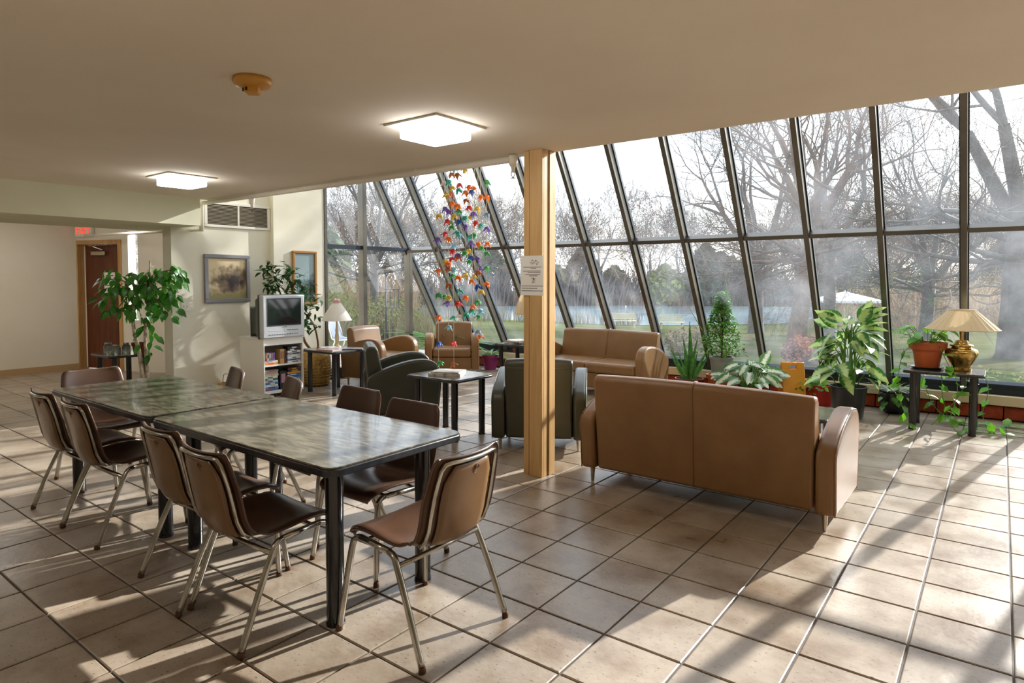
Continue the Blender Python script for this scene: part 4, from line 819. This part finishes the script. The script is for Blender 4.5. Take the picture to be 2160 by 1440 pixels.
g.add([(x,y,zg(y)) for x in xs for y in ys],[(i*n0+j,(i+1)*n0+j,(i+1)*n0+j+1,i*n0+j+1) for i in range(len(xs)-1) for j in range(n0-1)])
g.add([(-150,-30,-.15),(-13.6,-30,-.15),(-13.6,8.72,-.15),(-150,8.72,-.15)],[(0,1,2,3)]); g.add([(-13.6,4.3,-.15),(-8.2,5.9,-.15),(-8.2,8.72,-.15),(-13.6,8.72,-.15)],[(0,1,2,3)])
o=g.build('ground','lawn'); struct(o,'grassy lawn sloping away outside the glazing','lawn')
struct(MB().prism([(-12,9.2,-.17),(5,9.2,-.17),(5,10.6,-.17),(-12,10.6,-.17)],(0,0,.03)).build('path','path'),'pale paved path along the outside of the glazing','path')
def fp(D,t,z=None): x=D*(F2[0]+t*R2[0]); y=D*(F2[1]+t*R2[1]); return (x,y,zg(y) if z is None else z)
pts=[fp(D,t,-1.94) for D,t in ((52,-.35),(49,0),(48,.25),(50,.42),(60,.5),(80,.5),(84,.2),(82,-.1),(78,-.35))]
struct(MB().prism(pts,(0,0,.03)).build('pond','water'),'pale blue pond beyond the lawn','pond')
# bare trees grown branch by branch
def grow(mb,p,d,L,r,lev,rng,n,wander=.28,lift=.06,sides=True,rmin=.004):
    seg=3 if lev>1 else 2; P=[p.copy()]; rr=[r]; q=p.copy(); dd=d.copy()
    for k in range(seg):
        dd=(dd+Vector((rng.uniform(-1,1),rng.uniform(-1,1),rng.uniform(-1,1)))*wander*(.5 if lev>4 else 1)+Vector((0,0,lift))).normalized(); q=q+dd*(L/seg); P.append(q.copy()); rr.append(max(rmin,r*(1-.38*(k+1)/seg)))
    mb.tube(P,rr,n if lev>3 else (4 if lev>1 else 3),cap=False)
    if lev==0: return
    nc=rng.choice((2,2,3)) if lev>1 else 3
    for c in range(nc):
        ax=Vector((rng.uniform(-1,1),rng.uniform(-1,1),rng.uniform(-.6,1))); nd=(dd+ax*rng.uniform(.45,.85)).normalized()
        grow(mb,q,nd,L*rng.uniform(.68,.85),rr[-1]*rng.uniform(.62,.8),lev-1,rng,n,wander,lift,sides,rmin)
    if sides and lev<6:
        for k in range(1,seg+1):
            if rng.random()<.9:
                ax=Vector((rng.uniform(-1,1),rng.uniform(-1,1),rng.uniform(-.7,.8))); grow(mb,P[k],(dd*.5+ax).normalized(),L*rng.uniform(.5,.8),rr[k]*.5,max(0,lev-1 if lev<4 else lev-2),rng,n,wander,lift,False,rmin)
def tree(name,label,x,y,H,r0,m,seed,lev,group=None,lean=(0,0),first=.2,L0=None):
    rng=random.Random(seed); z=zg(y); t=thing(name,label,'tree',(x,y,z),0,group)
    tr=MB(); h0=H*first; top=Vector((lean[0]*h0,lean[1]*h0,h0)); tr.tube([(0,0,-.2),(0,0,.15),tuple(top*.4),tuple(top)],[r0*1.5,r0*1.1,r0*.95,r0*.88],12); tr.build('trunk',m,t,True)
    cr=MB()
    for c in range(4):
        a=2*PI*c/4+rng.uniform(-.4,.4); d=Vector((math.cos(a)*.5,math.sin(a)*.5,.9)).normalized(); grow(cr,top-Vector((0,0,.15)),d,(L0 or H*.22),r0*.58,lev,rng,7)
    for c in range(10):
        a=2*PI*c/10+rng.uniform(-.4,.4); d=Vector((math.cos(a),math.sin(a),rng.uniform(.05,.5))).normalized(); grow(cr,top*rng.uniform(.72,1.),d,H*rng.uniform(.15,.2),r0*.28,lev-1,rng,6,.34,.0)
    cr.build('branches',m,t,True); return t
tree('bare_tree','large bare forked tree outside the rightmost pane',.35,24.5,15,.42,'bark_grey',5,6,lean=(.02,0),first=.27)
tree('bare_tree','bare tree with spreading grey branches outside the middle panes',-11.4,38.5,17,.42,'bark_grey',8,6,first=.24)
tree('bare_tree','brown leaning bare tree outside the panes right of the sofa',-5.0,20.9,9,.27,'bark_brown',12,5,lean=(.10,.05),first=.42)
tree('bare_tree','bare tree beyond the lawn seen left of the near forked tree',-6.6,34,16,.3,'bark_grey',15,6,first=.25)
tree('bare_tree','many-branched bare tree on the lawn left of the forked tree',-2.3,29,10.5,.24,'bark_grey',23,6,lean=(.05,0),first=.25)
tree('bare_tree','slim bare tree outside the end window',-20.5,17.5,12,.2,'bark_grey',17,6,first=.22)
# woodland on the far shore: bare trees, evergreens
def woodmesh(seed,m,lev=5):
    rng=random.Random(seed); b=MB(); b.tube([(0,0,-.2),(0,0,2.6)],[.2,.16],6)
    for c in range(3): a=2*PI*c/3; grow(b,Vector((0,0,rng.uniform(1.2,2.6))),Vector((math.cos(a)*.55,math.sin(a)*.55,.8)).normalized(),2.6,.1,lev,rng,4,.3,.05,True,.012)
    return b.mesh('branches',m)
def leafy(seed,m,H,Rm,n,cone=True):
    rng=random.Random(seed); b=MB()
    for k in range(n):
        h=rng.random(); rr=Rm*((1-h)**.8 if cone else math.sin(PI*min(.97,h*.85+.12)))*rng.uniform(.55,1); a=rng.uniform(0,2*PI); p=Vector((rr*math.cos(a),rr*math.sin(a),.2+H*h)); s=rng.uniform(.16,.34)*(Rm/1.8); u=Vector((rng.uniform(-1,1),rng.uniform(-1,1),rng.uniform(-.8,.8))).normalized()*s; v=u.orthogonal().normalized()*s*.6
        b.add([p-u,p+v,p+u,p-v],[(0,1,2,3)])
    return b.mesh('foliage',m)
WM=[(woodmesh(41,'twig_far'),'grey bare tree'),(woodmesh(42,'twig_tan'),'tan bare tree'),(woodmesh(43,'bark_brown',5),'brown bare tree'),(leafy(44,'ever_dark',7,2.6,1800,False),'dark evergreen tree'),(leafy(45,'ever_olive',5,2.6,1500,False),'olive green leafy tree')]
random.seed(50)
for k in range(96):
    tt=-.66+1.85*((k*.6180339)%1); D=random.uniform(84,100) if -.3<tt<.5 else random.uniform(56,86)
    i=random.choice((0,0,1,1,2,2,2,3,4)); me,nm=WM[i]; x,y,z=fp(D,tt); t=thing('woodland_tree',nm+' in the distant woodland','tree',(x,y,z),random.uniform(0,6),'distant woodland trees')
    s=random.uniform(1.15,1.75)*(D/92 if i<3 else .8); t.scale=(s,s,s); put(me,me.name,t)
# scrub along the banks: nobody could count the stems
def scrub(name,label,m,cells,seed,n,h,sp,leafs=0,lm=None):
    rng=random.Random(seed); b=MB()
    for k in range(n):
        D0,D1,t0,t1=rng.choice(cells); D=rng.uniform(D0,D1); x,y,z=fp(D,rng.uniform(t0,t1)); hh=h*rng.uniform(.4,1.1); lx,ly=rng.uniform(-.5,.5)*hh,rng.uniform(-.5,.5)*hh; w_=sp*rng.uniform(.5,1.2)
        mx,my,mz=x+lx*.35,y+ly*.35,z+hh*.55; b.add([(x-w_,y,z-.1),(x+w_,y,z-.1),(mx+w_*.8,my,mz),(mx-w_*.8,my,mz),(x+lx,y+ly,z+hh)],[(0,1,2,3),(3,2,4)])
        if leafs:
            for _ in range(leafs):
                f=rng.uniform(.3,1); p=Vector((x+lx*f+rng.uniform(-.3,.3),y+ly*f+rng.uniform(-.3,.3),z+hh*f)); s=rng.uniform(.04,.11); u=Vector((rng.uniform(-1,1),rng.uniform(-1,1),rng.uniform(-1,1))).normalized()*s; v=u.orthogonal().normalized()*s*.6; b.add([p-u,p+v,p+u,p-v],[(0,1,2,3)])
    o=b.build(name,m); tag(o,label,'scrub',kind='stuff')
scrub('far_scrub','dense tan and grey scrub along the far shore of the pond','twig_far',[(84,90,-.7,1.2),(86,98,-.5,1.2)],61,7000,5.5,.09,2)
scrub('bank_scrub','grey brown brush along the right bank','twig_tan',[(44,62,.5,1.15),(40,56,-.75,-.15)],62,4200,4.2,.045,2)
scrub('green_scrub','yellow green undergrowth along the banks','ever_olive',[(60,84,.5,1.1),(84,92,-.6,1.1),(30,44,-.6,-.25)],63,2200,2.6,.03,5)
scrub('reeds','straw coloured reeds at the edge of the pond','reed',[(46,48,-.3,.2),(17,24,-.45,-.12)],64,2200,1.3,.016)
def shrub(label,x,y,r,m,seed,n=700):
    rng=random.Random(seed); t=thing('shrub',label,'shrub',(x,y,zg(y))); b=MB(); tw=MB()
    for k in range(n):
        a=rng.uniform(0,2*PI); e=rng.random(); rr=r*rng.random()**.4; p=Vector((rr*math.cos(a),rr*math.sin(a),r*.15+r*1.1*e*math.sqrt(max(0,1-(rr/r)**2*.8)))); s=rng.uniform(.03,.07); u=Vector((rng.uniform(-1,1),rng.uniform(-1,1),rng.uniform(-1,1))).normalized()*s; v=u.orthogonal().normalized()*s*.5; b.add([p-u,p+v,p+u,p-v],[(0,1,2,3)])
        if k%8==0: tw.tube([(0,0,0),tuple(p)],.006,3)
    o=b.build('foliage',m,t); o['kind']='stuff'; tw.build('twigs','bark_brown',t)
shrub('low red brown shrub on the lawn right of the plant shrub',-3.4,15.3,.55,'bush_red',71); shrub('bare tan shrub on the lawn behind the snake plant',-6.3,15.5,.6,'reed',72); shrub('green shrub outside the end window',-14.5,12.8,1.1,'ever_olive',73,1200)
random.seed(75); fb=MB(); fb2=MB()
for k in range(500):
    x=random.uniform(-1.2,3.5); y=random.uniform(10.9,13.2); p=Vector((x,y,zg(y)+random.uniform(.05,.35))); s=random.uniform(.02,.045); u=Vector((random.uniform(-1,1),random.uniform(-1,1),random.uniform(-1,1))).normalized()*s; v=u.orthogonal().normalized()*s*.7
    (fb2 if k%6==0 else fb).add([p-u,p+v,p+u,p-v],[(0,1,2,3)])
t=thing('flower_bed','low flower bed with pink blossoms outside the rightmost panes','flower bed',(0,0,0)); o=fb.build('foliage','ever_olive',t); o['kind']='stuff'; o=fb2.build('blossoms','flower_pink',t); o['kind']='stuff'
# benches
def bench(label,x,y,a):
    t=thing('park_bench',label,'bench',(x,y,zg(y)),R(a),'park benches')
    for k in range(3): MB().box(-.75,.75,-.2+k*.15,-.07+k*.15,.43,.46).build('seat_slat','bench_wood',t)
    for k in range(3): MB().box(-.75,.75,.27+k*.02,.3+k*.02,.55+k*.13,.65+k*.13).build('back_slat','bench_wood',t)
    for s in (-1,1): MB().box(s*.65-.03,s*.65+.03,-.2,-.14,0,.43).box(s*.65-.03,s*.65+.03,.22,.28,0,.43).box(s*.65-.03,s*.65+.03,.28,.33,.4,.92).box(s*.65-.03,s*.65+.03,-.2,.28,.39,.43).build('end_frame','bench_wood',t)
bench('pale park bench on the lawn right of the far tan sofa',*fp(40,.25)[:2],35); bench('pale park bench on the lawn behind the far tan sofa',*fp(40,.175)[:2],35)
# parasol
x,y,z=fp(37,.52); t=thing('patio_umbrella','white patio umbrella open on the lawn beyond the tall plant','umbrella',(x,y,z))
b=MB(); n=8; V=[(0,0,2.62)]+[(2.0*math.cos(2*PI*k/n),2.0*math.sin(2*PI*k/n),2.12) for k in range(n)]+[(2.0*math.cos(2*PI*k/n),2.0*math.sin(2*PI*k/n),2.0) for k in range(n)]
cn_=b.add(V,[(0,1+k,1+(k+1)%n) for k in range(n)]+[(1+k,n+1+k,n+1+(k+1)%n,1+(k+1)%n) for k in range(n)]).build('canopy','canvas_white',t); sd=cn_.modifiers.new('solid','SOLIDIFY'); sd.thickness=.01
MB().tube([(0,0,0),(0,0,2.7)],.025,8).build('pole','white_metal',t,True); MB().lathe([(.3,0),(.3,.08),(.05,.12)],16).build('base','path',t,40)
for k in range(n): a=2*PI*k/n; MB().tube([(0,0,2.55),(1.97*math.cos(a),1.97*math.sin(a),2.1)],.012,4).build('rib','white_metal',t)
x,y,z=fp(37.6,.545); t=thing('patio_table','round white table under the patio umbrella','table',(x+.4,y,z)); MB().lathe([(.55,.7),(.55,.74)],20).build('table_top','canvas_white',t,40); MB().lathe([(.25,0),(.05,.05),(.05,.7)],14).build('pedestal','canvas_white',t,40)
# patio chair and feeder pole outside the end window
t=thing('patio_chair','white tube framed patio chair with a blue sling outside the end window','chair',(-10.9,8.6,-.15),R(-60))
for s in (-1,1): MB().tube(bez([(s*.28,.3,0),(s*.28,.28,.38),(s*.28,.2,.42),(s*.28,-.2,.4),(s*.28,-.28,.55),(s*.28,-.4,.95)],4),.014,6).tube([(s*.28,-.3,0),(s*.28,-.18,.4)],.014,6).build('side_frame','white_metal',t,True)
MB().tube([(-.28,-.4,.95),(.28,-.4,.95)],.014,6).tube([(-.28,.24,.41),(.28,.24,.41)],.014,6).build('cross_tube','white_metal',t,True); MB().grid(lambda u,v:(-.26+.52*u,.2-.42*min(1,v*2)-.17*max(0,v*2-1),.415-.03*math.sin(PI*min(1,v*2))+.5*max(0,v*2-1)),4,10).build('sling','patio_blue',t,True)
t=thing('feeder_stand','dark metal bird feeder stand outside the end window','bird feeder',(-11.2,9.9,-.15)); MB().tube([(0,0,0),(0,0,1.75)],.018,8).build('pole','frame_dark',t,True); MB().tube(bez([(0,0,1.7),(.1,.05,1.85),(.28,.1,1.8),(.32,.12,1.65)],5),.012,6).build('hook','frame_dark',t,True)
for z0 in (1.0,1.42): MB().box(-.02,.3,-.05,.15,z0,z0+.02).build('tray','frame_dark',t)
for a_ in ((0,.0),(.28,.0),(.28,.13),(0,.13)): MB().tube([(a_[0],a_[1],1.0),(a_[0],a_[1],1.44)],.008,5).build('upright','frame_dark',t)
